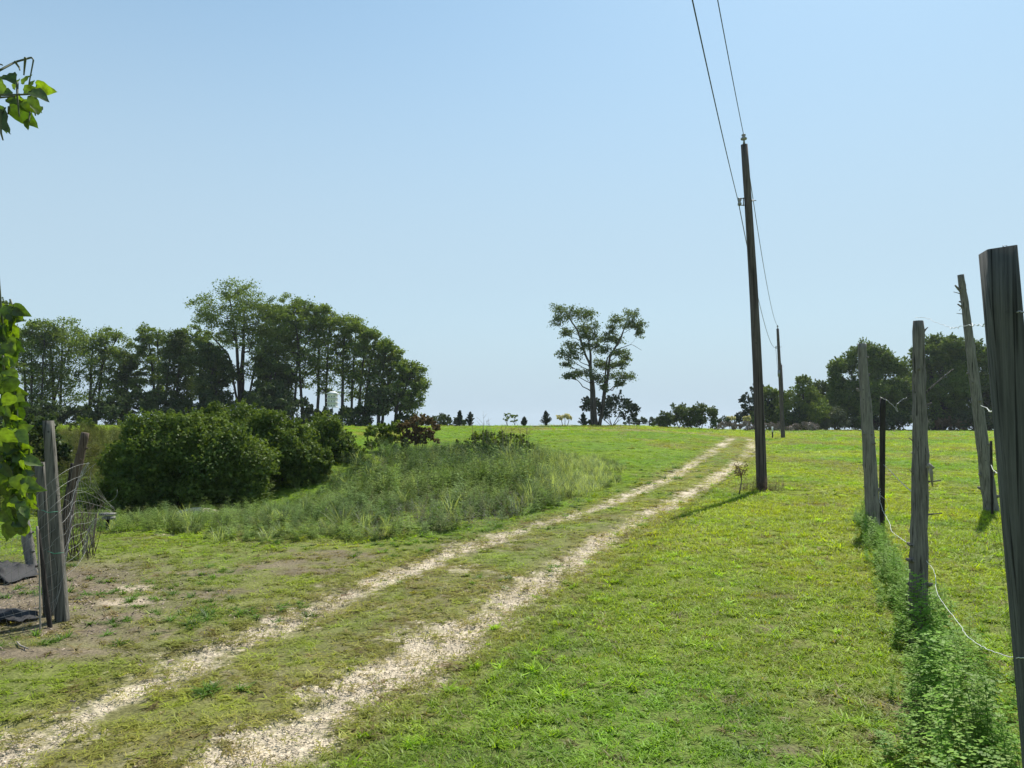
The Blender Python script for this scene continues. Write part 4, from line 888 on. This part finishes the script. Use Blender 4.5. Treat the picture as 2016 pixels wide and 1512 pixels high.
# ------------------------------------------------------------------ martin house
d = 80; b0 = GX(655, d); root = empty('birdhouse', b0); tag(root, 'white three-storey martin house on a pole in front of the wood', 'birdhouse')
ctop = P(655, 776, d); cbot = P(655, 802, d); mb = MB(); tube(mb, [b0 - [0, 0, .1], cbot], [.05, .04], 8); mb.obj('pole', M_STEEL, root)
h_ = (ctop[2] - cbot[2]) / 3; M_HOLE = plain_mat('dark_hole', (.02, .02, .025), .9)
hb = MB(); fl = MB(); ho = MB()
for k in range(3):
    z0 = cbot[2] + k * h_; box(fl, [b0[0], d, z0 + .03], [1.12, 1.12, .05]); 
    box(hb, [b0[0], d, z0 + .055 + (h_ - .06) / 2], [.86, .86, h_ - .07])
    for q in (-.27, 0, .27):
        ho = MB(); tube(ho, [[b0[0] + q, d - .425, z0 + h_ * .45], [b0[0] + q, d - .44, z0 + h_ * .45]], .055, 10); ho.obj('entrance_hole', M_HOLE, root)
hb.obj('house_body', M_WHITE, root); fl.obj('floor_tray', M_WHITE, root)
rf = MB(); z1 = cbot[2] + 3 * h_; rf.add([[b0[0] - .6, d - .6, z1], [b0[0] + .6, d - .6, z1], [b0[0] + .6, d + .6, z1], [b0[0] - .6, d + .6, z1], [b0[0] - .2, d - .15, z1 + .28], [b0[0] + .2, d - .15, z1 + .28], [b0[0] + .2, d + .15, z1 + .28], [b0[0] - .2, d + .15, z1 + .28]], np.array([[3, 2, 1, 0], [4, 5, 6, 7], [0, 1, 5, 4], [1, 2, 6, 5], [2, 3, 7, 6], [3, 0, 4, 7]])); rf.obj('roof', M_WHITE, root)

# far rail fence right of the lone tree
root = empty('rail_fence', GX(1275, 96)); tag(root, 'low dark rail fence on the crest between the lone tree and the round bushes', 'fence')
mb = MB(); pa = GX(1238, 96); pz = GX(1318, 95)
for hh in (.32, .6): tube(mb, [pa + [0, 0, hh], pz + [0, 0, hh]], .05, 6)
mb.obj('rail', M_DARKW, root)
for k in range(5):
    q = pa + (pz - pa) * k / 4; mb = MB(); tube(mb, [q - [0, 0, .1], q + [0, 0, .8]], .06, 6); mb.obj('post', M_DARKW, root)

# ------------------------------------------------------------------ right fence posts
M_CEDAR = wood_mat('weathered_cedar', (.11, .10, .092), (.30, .275, .245), (60, 60, 4), bump=1.0)
M_CEDARB = wood_mat('barky_cedar', (.085, .075, .068), (.30, .27, .24), (75, 75, 5), bump=1.4)
M_TIMBER = wood_mat('green_grey_timber', (.045, .046, .044), (.14, .14, .13), (55, 55, 1.6), bump=.7)
M_PALEW = wood_mat('bare_pale_wood', (.22, .19, .15), (.42, .38, .32), (60, 60, 6))
RP = 'posts of the fence on the right'
def rpost(name, label, d, path, mat, stubs=(), group=RP, seed=0, n=14, taper_top=True, rough=.035):
    g = np.random.default_rng(seed + 900); sc = d / F
    K = [P(p[0], p[1], d) for p in path]; b0 = K[0].copy(); gz = float(hgt(b0[0], b0[1]))
    dirv = unit(K[0] - K[1]); kk = (K[0][2] - gz + .15) / max(.2, -dirv[2]); K = [K[0] + dirv * kk] + K; wds = [path[0][2]] + [p[2] for p in path]
    b0 = K[0].copy(); b0[2] = gz; root = empty(name, b0); tag(root, label, 'fence post', group)
    s = np.linspace(0, 1, len(K)); t = np.linspace(0, 1, 34); pp = np.stack([np.interp(t, s, [k[i] for k in K]) for i in range(3)], 1); rr = np.interp(t, s, [w_ * sc / 2 for w_ in wds])
    pp[:, 0] += g.normal(0, .02, 34).cumsum() * sc * .5; rr = rr * (1 + .025 * g.normal(size=34))
    mb = MB(); tube(mb, pp, rr, n, rough=rough)
    for k in range(14):      # knots
        i = g.integers(3, 32); a = g.uniform(0, 6.28); o_ = np.array([math.cos(a), math.sin(a), 0]); q = pp[i] + o_ * rr[i] * .6
        L_ = rr[i] * g.uniform(.6, 1.0); tube(mb, [q, q + o_ * L_ + [0, 0, L_ * .3]], [rr[i] * .4, rr[i] * .16], 6)
    mb.obj('post', mat, root, smooth=True)
    for (x0, y0, x1, y1, w_) in stubs:
        a_ = P(x0, y0, d); e_ = P(x1, y1, d) + np.array([0, -.02, 0]); mb = MB(); tube(mb, bez(a_, (a_ + e_) / 2 + g.normal(0, .006, 3), e_, 5), np.linspace(w_ * sc / 2, w_ * sc / 4, 5), 6); mb.obj('branch_stub', mat, root, smooth=True)
    return root
rpost('cedar_post', 'barky round cedar post with a hanging sliver of wood, second from the camera', 5.7, [(1806, 1255, 34), (1808, 1100, 33), (1812, 900, 29), (1810, 760, 24), (1808, 632, 21)], M_CEDARB,
      [(1818, 778, 1874, 727, 4), (1820, 802, 1832, 793, 7), (1800, 872, 1787, 862, 3), (1800, 940, 1788, 925, 3), (1825, 948, 1850, 945, 4), (1825, 1013, 1852, 1010, 4), (1818, 655, 1824, 645, 4), (1798, 770, 1803, 765, 5)], seed=1, rough=.06)
g = np.random.default_rng(4); mb = MB(); a_ = P(1828, 912, 5.6); pts_ = [a_, P(1834, 930, 5.6), P(1836, 958, 5.6)]; tube(mb, pts_, [.010, .016, .004], 5, rough=.3); tube(mb, [P(1826, 915, 5.6), P(1838, 922, 5.6)], [.02, .01], 5, rough=.2); o = mb.obj('wood_sliver', M_PALEW, origin=a_); tag(o, 'pale torn sliver of wood hanging on the barky post', 'wood sliver')
rpost('cedar_post', 'smooth pale grey post with knots, leftmost of the right fence', 11.8, [(1719, 1035, 27), (1714, 930, 25), (1705, 800, 21), (1700, 740, 18), (1697, 677, 16)], M_CEDAR,
      [(1690, 770, 1686, 765, 7), (1712, 850, 1722, 846, 3), (1712, 858, 1724, 862, 3), (1708, 920, 1696, 915, 3), (1708, 965, 1698, 957, 3), (1706, 745, 1712, 735, 6)], seed=2)
rpost('cedar_pole', 'tallest leaning branchy pole, between the barky post and the squared timber', 14.2, [(1951, 1000, 27), (1940, 920, 24), (1925, 800, 20), (1912, 700, 17), (1900, 600, 14), (1891, 541, 12)], M_CEDAR,
      [(1893, 575, 1879, 562, 6), (1890, 578, 1876, 575, 2), (1898, 608, 1884, 599, 5), (1897, 618, 1882, 617, 2), (1897, 604, 1887, 612, 1.5), (1935, 940, 1926, 932, 8), (1955, 935, 1960, 925, 5), (1930, 884, 1920, 882, 3), (1912, 720, 1905, 717, 4), (1940, 967, 1932, 963, 3)], seed=3)
def flatpost(name, label, d, bot, top, w_, dep, mat, group=RP, yaw=0, slope=0, parts=True, wb=None):
    sc = d / F; t_ = P(*top, d); b_ = P(*bot, d); gz = float(hgt(b_[0], b_[1])); dirv = unit(b_ - t_); k = (b_[2] - gz + .1) / max(.2, -dirv[2]); b_ = b_ + dirv * k
    b0 = b_.copy(); b0[2] = gz; root = empty(name, b0); tag(root, label, 'fence post', group)
    cx_, sx_ = math.cos(yaw), math.sin(yaw); W = w_ / 2; D = dep / 2; sec = [(-W + .004, -D), (W - .004, -D), (W, -D + .004), (W, D - .004), (W - .004, D), (-W + .004, D), (-W, D - .004), (-W, -D + .004)]
    mb = MB(); V = []
    nlev = 12
    for i in range(nlev):
        q = i / (nlev - 1); c_ = b_ * (1 - q) + t_ * q
        fw = 1 if wb is None else (wb / w_) * (1 - q) + q
        for (a, e) in sec:
            a = a * fw; e = e * fw
            V.append([c_[0] + a * cx_ - e * sx_, c_[1] + a * sx_ + e * cx_, c_[2] + (slope * a if i == nlev - 1 else 0)])
    j = np.arange(8); Q = np.concatenate([np.stack([i * 8 + j, i * 8 + (j + 1) % 8, (i + 1) * 8 + (j + 1) % 8, (i + 1) * 8 + j], 1) for i in range(nlev - 1)])
    mb.add(V, [Q, j + (nlev - 1) * 8]); mb.obj('post', mat, root); return root, t_
rt, tt_ = flatpost('timber_post', 'big squared dark timber post nearest the camera at the right edge', 2.5, (2043, 1400), (1964, 492), .088, .088, M_TIMBER, yaw=R(-14), slope=.12)
mb = MB(); tube(mb, [tt_ + [.012, -.01, -.01], tt_ + [.012, -.01, .012], tt_ + [.024, -.01, .012], tt_ + [.024, -.01, -.005]], .0016, 5); mb.obj('staple', M_STEEL, rt)
c_ = P(2003, 615, 2.47); mb = MB(); tube(mb, [c_ + [-.02, 0, 0], c_ + [.01, -.005, .0]], .003, 5); tube(mb, [c_ + [.0, -.004, -.008], c_ + [.0, -.004, .008]], [.006, .004], 6); mb.obj('nail', M_STEEL, rt)
flatpost('stake', 'thin dark stake just right of the smooth pale grey post', 12.2, (1736, 1030), (1738, 783), .075, .05, M_DARKW)
flatpost('stake', 'short black stake tucked behind the barky post', 7.6, (1800, 1080), (1798, 968), .03, .03, M_DARKW)
flatpost('stake', 'short black stake beside the tallest leaning pole', 13.5, (1953, 985), (1951, 868), .035, .035, M_DARKW)
# loose wires
M_BARB = plain_mat('galvanised_wire', (.5, .5, .5), .4, .5); M_WCORD = plain_mat('pale_fence_wire', (.62, .63, .58), .5)
def lwire(label, pts_, r_, wig, mat, seed, cat='wire', n=70):
    g = np.random.default_rng(seed); K = np.array([P(*p) for p in pts_]); s = np.linspace(0, 1, len(K)); t = np.linspace(0, 1, n)
    pp = np.stack([np.interp(t, s, K[:, i]) for i in range(3)], 1); k = np.ones(7) / 7
    for i in range(3): pp[:, i] = np.convolve(np.pad(pp[:, i], 3, mode='edge'), k, 'valid')
    pp[1:-1] += g.normal(0, wig, (n - 2, 3)); mb = MB(); tube(mb, pp, r_, 5); o = mb.obj('fence_wire', mat, origin=K[0], smooth=True); tag(o, label, cat, 'loose wires on the right fence')
lwire('kinked wire from the top of the barky post to the squared post', [(1800, 626, 5.6), (1818, 625, 5.6), (1830, 628, 5.3), (1870, 645, 4.3), (1880, 645, 4.1), (1910, 638, 3.2), (1930, 641, 2.8), (1946, 637, 2.5)], .0014, .0035, M_BARB, 1)
lwire('long pale wire hanging from the barky post down to the squared post', [(1822, 1102, 5.6), (1838, 1120, 5.4), (1843, 1140, 5.2), (1842, 1165, 5.0), (1862, 1195, 4.6), (1892, 1232, 4.0), (1900, 1250, 3.8), (1930, 1272, 3.3), (1965, 1287, 2.8), (2010, 1298, 2.45), (2030, 1292, 2.4)], .0017, .0012, M_WCORD, 2)
lwire('pale wire curling down from the thin dark stake into the weeds', [(1732, 965, 12), (1732, 985, 11.9), (1740, 1010, 11.5), (1752, 1030, 11), (1754, 1045, 10.5), (1770, 1058, 9.5), (1785, 1068, 8.5)], .0035, .003, M_WCORD, 3)
lwire('looped end of pale wire beside the thin dark stake', [(1733, 975, 12), (1745, 985, 12), (1749, 998, 12), (1742, 1008, 12)], .003, .002, M_WCORD, 4)
lwire('bent wire end sticking out from the top of the thin dark stake', [(1732, 782, 12), (1748, 788, 12), (1762, 802, 12), (1768, 812, 12), (1763, 798, 11.9), (1775, 788, 11.9), (1786, 783, 11.8)], .0035, .004, M_BARB, 5)
lwire('dark sagging wire between the thin dark stake and the barky post', [(1739, 914, 12), (1760, 935, 10), (1780, 955, 8.5), (1796, 970, 7.6)], .004, .003, M_WIRE, 6)
lwire('short pale wire end sticking out of the leaning pole toward the squared post', [(1930, 798, 14.1), (1943, 803, 10), (1949, 811, 7), (1962, 808, 3)], .004, .002, M_WCORD, 7)
lwire('pale wire drooping from the short stake by the leaning pole', [(1951, 915, 13.4), (1955, 925, 12), (1968, 935, 8)], .004, .002, M_WCORD, 8)
lwire('wire leaving the squared post at its right edge', [(2000, 616, 2.46), (2008, 612, 2.4), (2018, 616, 2.3), (2050, 625, 2.1)], .0014, .001, M_BARB, 9)

# ------------------------------------------------------------------ left fence
M_LPOST = wood_mat('grey_green_post', (.065, .063, .055), (.21, .195, .165), (50, 50, 2.2), bump=.8); LPG = 'posts of the wire fence on the left'
flatpost('timber_post', 'squared grey post in front at the left fence end, taller of the pair', 6.4, (122, 1212), (95, 828), .068, .068, M_LPOST, LPG, yaw=R(12), wb=.09)
flatpost('timber_post', 'shorter squared post just behind and left of the taller one', 6.6, (98, 1195), (79, 910), .07, .07, M_LPOST, LPG, yaw=R(14), wb=.085)
rpost('stake', 'black crooked stake in front of the paired posts at the fence', 6.2, [(95, 1205, 9), (85, 1120, 8), (74, 1042, 7)], M_DARKW, (), LPG, 11, 8)
rpost('stake', 'thin pale cane standing beside the black stake', 6.1, [(79, 1215, 3.6), (78, 1130, 3.4), (73, 1036, 4.2)], M_PALEW, (), LPG, 12, 8)
rpost('cedar_post', 'brown post leaning right behind the fence end', 9.5, [(125, 1085, 17), (142, 970, 16), (168, 852, 15)], wood_mat('brown_post', (.06, .045, .035), (.16, .12, .09), (40, 40, 3)), (), LPG, 13, 10)
rpost('stake', 'thin stick leaning beside the brown leaning post', 9.6, [(118, 1060, 7), (130, 980, 6), (142, 912, 6)], M_DARKW, (), LPG, 14, 8)
rpost('cedar_post', 'grey crooked trunk post left of the paired posts', 8.6, [(60, 1100, 20), (52, 1050, 20), (42, 1008, 20)], M_CEDAR, (), LPG, 15, 10)
rpost('stake', 'small brown stake right of the tangled wire end', 10.4, [(182, 1082, 5), (186, 1040, 4.5), (190, 1012, 4)], M_TWIG, (), LPG, 16, 8)
M_MESHW = plain_mat('rusty_mesh_wire', (.30, .30, .28), .5, .3)
def wiremesh():
    g = np.random.default_rng(2)
    cols = [(-260, 1110, -260, 1262, 6.0), (-120, 1080, -120, 1250, 6.1), (0, 1040, 0, 1240, 6.22), (60, 990, 60, 1225, 6.27), (104, 945, 118, 1200, 6.3), (140, 920, 132, 1140, 6.55), (165, 905, 145, 1115, 6.8), (188, 915, 162, 1095, 7.1), (207, 955, 178, 1075, 7.3), (224, 1000, 192, 1045, 7.3)]
    T0 = np.array([P(c[0], c[1], c[4]) for c in cols]); T1 = np.array([P(c[2], c[3], c[4]) for c in cols])
    L_ = np.concatenate([[0], np.cumsum(np.linalg.norm(np.diff((T0 + T1) / 2, axis=0), axis=1))]); nu = int(L_[-1] / .05); U = np.linspace(0, L_[-1], nu); NV = 11
    top_ = np.stack([np.interp(U, L_, T0[:, i]) for i in range(3)], 1); bt_ = np.stack([np.interp(U, L_, T1[:, i]) for i in range(3)], 1)
    k = np.ones(5) / 5
    for A_ in (top_, bt_):
        for i in range(3): A_[:, i] = np.convolve(np.pad(A_[:, i], 2, mode='edge'), k, 'valid')
    loose = ss(L_[4], L_[6], U)
    Vv = np.linspace(0, 1, NV); root = empty('wire_fence', bt_[nu // 2]); tag(root, 'sagging welded wire mesh fence ending in a tangle past the paired posts', 'fence')
    ph = g.uniform(0, 6, 4)
    def pt(i, v):
        p = top_[i] * (1 - v) + bt_[i] * v; wv = loose[i]
        return p + np.array([.02 * math.sin(v * 9 + ph[0] + i * .2) * (1 + .8 * wv), .05 * math.sin(i * .35 + v * 5 + ph[1]) * (1 + .8 * wv), .012 * math.sin(i * .5 + v * 7 + ph[2]) * (1 + .8 * wv)])
    mb = MB()
    for v in Vv: tube(mb, [pt(i, v) for i in range(nu)], .0012, 4, cap=False)
    mb.obj('line_wire', M_MESHW, root)
    mb = MB()
    for i in range(nu): tube(mb, [pt(i, v) for v in np.linspace(0, 1, NV)], .0009, 4, cap=False)
    mb.obj('stay_wire', M_MESHW, root)
    mb = MB()     # curled loose ends
    for q in range(9):
        mb = MB(); a_ = pt(nu - 1 - q * 4, q / 10); e_ = a_ + np.array([g.uniform(-.02, .12), g.uniform(-.1, .1), g.uniform(.08, .25)]); tube(mb, bez(a_, (a_ + e_) / 2 + g.normal(0, .06, 3), e_, 8), .0014, 4); mb.obj('loose_end', M_MESHW, root)
    mb = MB()
    tw_ = plain_mat('green_twine', (.05, .25, .15), .6)
    for (px, py) in ((100, 1007), (112, 1088)): mb = MB(); tube(mb, [P(px - 18, py - 3, 6.33), P(px - 6, py + 2, 6.28), P(px + 14, py, 6.3)], .003, 5); mb.obj('tie', tw_, root)
wiremesh()
# thin brown brush tangle inside the fence end
M_BRUSH = wood_mat('brush_twigs', (.06, .045, .04), (.17, .13, .10), (9, 9, 9))
twigs('brush_tangle', 'brown twiggy brush behind the tangled wire end', 148, 196, 9.6, 46, 92, 8, M_BRUSH, 'brush')
# table-like stump
b0 = G(212, 1045); dd = b0[1]; root = empty('feeding_table', b0); tag(root, 'small weathered board table on a dark post in front of the big bush', 'table')
c_ = P(212, 1012, dd); mb = MB(); box(mb, c_, [.19, .17, .028]); mb.obj('board', M_GREYW, root); mb = MB(); box(mb, c_ - [-.02, 0, .06], [.15, .13, .045]); mb.obj('frame', M_GREYW, root); mb = MB(); tube(mb, [b0 - [0, 0, .1], c_ - [0, 0, .08]], [.03, .028], 8); mb.obj('post', M_DARKW, root)
# pale sand heap at the foot of the big bush
a_ = G(352, 1018) - [0, .8, 0]; e_ = G(470, 1012) - [0, .8, 0]; mb = MB(); nu, nv = 40, 9
uu, vv = np.meshgrid(np.linspace(0, 1, nu), np.linspace(-1, 1, nv), indexing='ij')
xx = a_[0] + (e_[0] - a_[0]) * uu; yy = a_[1] + (e_[1] - a_[1]) * uu + vv * .32
zz = hgt(xx, yy) + (.30 + .10 * fbm(xx, yy, 3, 211, 3)) * (1 - vv ** 2) * np.clip(np.sin(np.pi * uu), 0, 1) ** .45 - .02
i_ = np.arange(nu - 1)[:, None] * nv; j_ = np.arange(nv - 1)[None]
mb.add(np.stack([xx, yy, zz], -1).reshape(-1, 3), np.stack([i_ + j_, i_ + nv + j_, i_ + nv + j_ + 1, i_ + j_ + 1], -1).reshape(-1, 4))
o = mb.obj('sand_heap', plain_mat('pale_sand', (.50, .43, .33), .95, 0, .3, 14), smooth=True, origin=a_); tag(o, 'low pale sand heap showing over the weeds below the big round bush', 'sand heap')
# black plastic sheets
M_PLASTIC = plain_mat('black_plastic', (.006, .006, .008), .75, 0, .3, 6)
def sheet(label, px, py, sx, sy, seed, hgt_s=.08):
    g = np.random.default_rng(seed); c_ = G(px, py); n = 26; X, Y = np.meshgrid(np.linspace(-1, 1, n), np.linspace(-1, 1, n)); ang = np.arctan2(Y, X); r_ = 1 + .15 * np.sin(ang * 3 + seed) + .1 * np.sin(ang * 7)
    X = X * sx * r_ ; Y = Y * sy * r_; x_ = c_[0] + X; y_ = c_[1] + Y; ed = np.clip(1 - np.maximum(np.abs(X / sx), np.abs(Y / sy)) ** 4, 0, 1)
    Z = hgt(x_, y_) + .025 + hgt_s * ed * (fbm(x_, y_, 7, seed, 4)) 
    mb = MB(); i = np.arange(n - 1)[:, None] * n; j = np.arange(n - 1)[None]; mb.add(np.stack([x_, y_, Z], -1).reshape(-1, 3), np.stack([i + j, i + j + 1, i + n + j + 1, i + n + j], -1).reshape(-1, 4)); o = mb.obj('plastic_sheet', M_PLASTIC, smooth=True, origin=c_); tag(o, label, 'plastic sheet', 'black plastic sheeting at the left edge'); o.data.transform(Matrix.Identity(4))
    md = o.modifiers.new('thick', 'SOLIDIFY'); md.thickness = .003
sheet('crumpled black plastic sheet nearer, at the very left edge', 8, 1224, .22, .16, 1, .12); sheet('flat dark plastic sheet farther off behind the wire mesh', 0, 1138, .30, .35, 2, .2)
# stick
mb = MB(); pts_ = np.array([G(33, 1269), G(40, 1276), G(56, 1283)]) + [0, 0, .015]; tube(mb, pts_, [.005, .007, .005], 6); o = mb.obj('stick', M_PALEW, origin=pts_[0]); tag(o, 'pale bent stick lying on bare dirt at the lower left', 'stick')

# ------------------------------------------------------------------ near foliage at the left edge
def heart_leaf(mb, c, L_, up, side, nrm, tint, cup=.18):
    prof_ = [(0, .0), (-.06, .18), (.02, .36), (.2, .48), (.42, .46), (.65, .32), (.85, .13), (1.0, 0)]
    V = []; 
    for i_, (t, w_) in enumerate(prof_):
        for sgn in (-1, 0, 1): V.append(c + up * (t * L_) + side * (sgn * w_ * L_) + nrm * (cup * abs(sgn) * w_ * L_ - .28 * t * t * L_ + .035 * L_ * ((i_ % 2) * 2 - 1) * abs(sgn)))
    q = []
    for i in range(len(prof_) - 1):
        a = i * 3; q += [[a, a + 1, a + 4, a + 3], [a + 1, a + 2, a + 5, a + 4]]
    mb.add(V, np.array(q), tint)
def dirv(px_ang):   # direction in the image plane, 0 = right, 90 = up
    return np.array([math.cos(R(px_ang)), 0, math.sin(R(px_ang))])
def vine(name, label, d, stems, leaves_, seed):
    g = np.random.default_rng(seed); root = empty(name, P(stems[0][0][0], stems[0][0][1], d)); tag(root, label, 'vine')
    tb = MB()
    for s_ in stems:
        K = np.array([P(p[0], p[1], d + g.normal(0, .02)) for p in s_]); s = np.linspace(0, 1, len(K)); t = np.linspace(0, 1, 5 * len(K)); pp = np.stack([np.interp(t, s, K[:, i]) for i in range(3)], 1)
        tube(tb, pp, np.linspace(.0045, .0022, len(pp)), 6)
    tb.obj('stem', plain_mat('vine_stem', (.07, .09, .04), .6), root, smooth=True)
    lb = MB()
    for (px, py, ln, ang, tn) in leaves_:
        c = P(px, py, d + g.normal(0, .06)); up = unit(dirv(ang) + np.array([0, g.normal(0, .35), 0])); nn = unit(np.array([g.normal(0, .5), -1, g.normal(.3, .5)])); side = unit(np.cross(up, nn)); nn = np.cross(side, up)
        side = side * g.uniform(.55, 1.0)
        heart_leaf(lb, c, ln * d / F, up, side, nn, tn)
    lb.obj('foliage', M_VINE, root, smooth=True); return root
vine('climbing_vine', 'upper hanging vine spray with one bright round leaf against the sky', 2.6,
     [[(-40, 160), (0, 138), (30, 122), (62, 113), (66, 118), (57, 165)], [(50, 113), (47, 148)], [(30, 122), (38, 133), (39, 138)], [(-30, 186), (10, 187), (50, 186), (90, 184)], [(-40, 200), (0, 192), (30, 190)], [(34, 162), (34, 190), (38, 230)], [(58, 190), (60, 215), (57, 240)], [(18, 210), (16, 225)], [(-20, 120), (5, 128)], [(62, 190), (70, 228)], [(0, 215), (2, 262), (6, 276)]],
     [(73, 168, 38, -25, .95), (14, 148, 34, -35, .2), (62, 180, 36, -20, .3), (62, 168, 20, 100, .9), (45, 165, 26, 60, .95), (35, 188, 40, -70, .95), (22, 186, 36, 170, .6), (10, 178, 34, 160, .7), (60, 190, 34, -60, .35), (70, 208, 28, -50, .7), (30, 200, 62, -58, .15), (56, 235, 26, -85, .8), (8, 220, 55, -75, .1), (-4, 212, 50, -80, .15), (48, 180, 26, 20, .7), (-8, 190, 40, 150, .8), (0, 170, 30, 120, .6), (28, 175, 24, 60, .8), (-22, 170, 45, -100, .5), (-20, 215, 50, -90, .2), (45, 200, 30, -40, .85), (15, 195, 30, -20, .5)], 3)
g = np.random.default_rng(12); LV = []
for k in range(300):
    py = g.uniform(600, 1035); edge = np.interp(py, [600, 640, 720, 760, 860, 930, 970, 1035], [28, 30, 16, 30, 42, 52, 62, 45]); px = edge - abs(g.normal(0, 1)) * 32
    if g.random() < .55 * ss(655, 680, py) * (1 - ss(725, 745, py)): continue
    LV.append((px, py, g.uniform(18, 40), -90 + g.normal(12, 42), float(np.clip(g.choice([.1, .25, .85, .95, .7]) + g.normal(0, .06), 0, 1))))
LV += [(55, 962, 34, 0, .9), (20, 1000, 48, -85, .6), (15, 925, 48, -20, .2), (36, 905, 34, -10, .9), (20, 770, 40, -5, .8)]
vine('climbing_vine', 'lower leafy vine curtain hanging down the left edge beside the fence', 3.0,
     [[(-5, 520), (5, 640), (8, 760), (18, 860), (28, 960)], [(20, 590), (24, 600), (24, 660), (14, 720)], [(32, 780), (34, 840), (30, 900), (32, 960)], [(-10, 700), (-5, 850), (0, 1000)], [(5, 700), (12, 800), (10, 900)], [(33, 770), (24, 790), (14, 815)], [(40, 880), (58, 884), (56, 910)], [(44, 850), (40, 890)]], LV, 4)

# ------------------------------------------------------------------ summer haze
mz, tz = new_mat('haze'); oz = tz.nodes.new('ShaderNodeOutputMaterial'); pv = tz.nodes.new('ShaderNodeVolumePrincipled')
pv.inputs['Color'].default_value = (.85, .92, 1, 1); pv.inputs['Density'].default_value = .0002; pv.inputs['Anisotropy'].default_value = .3
tz.links.new(pv.outputs[0], oz.inputs['Volume'])
hb_ = MB(); box(hb_, [0, 0, -9], [3400, 3400, 66]); hz_ = hb_.obj('haze', mz); tag(hz_, kind='stuff'); hz_['label'] = 'thin pale summer haze over the field'; hz_['category'] = 'haze'
scene.cycles.volume_bounces = 0; scene.cycles.volume_step_rate = 10
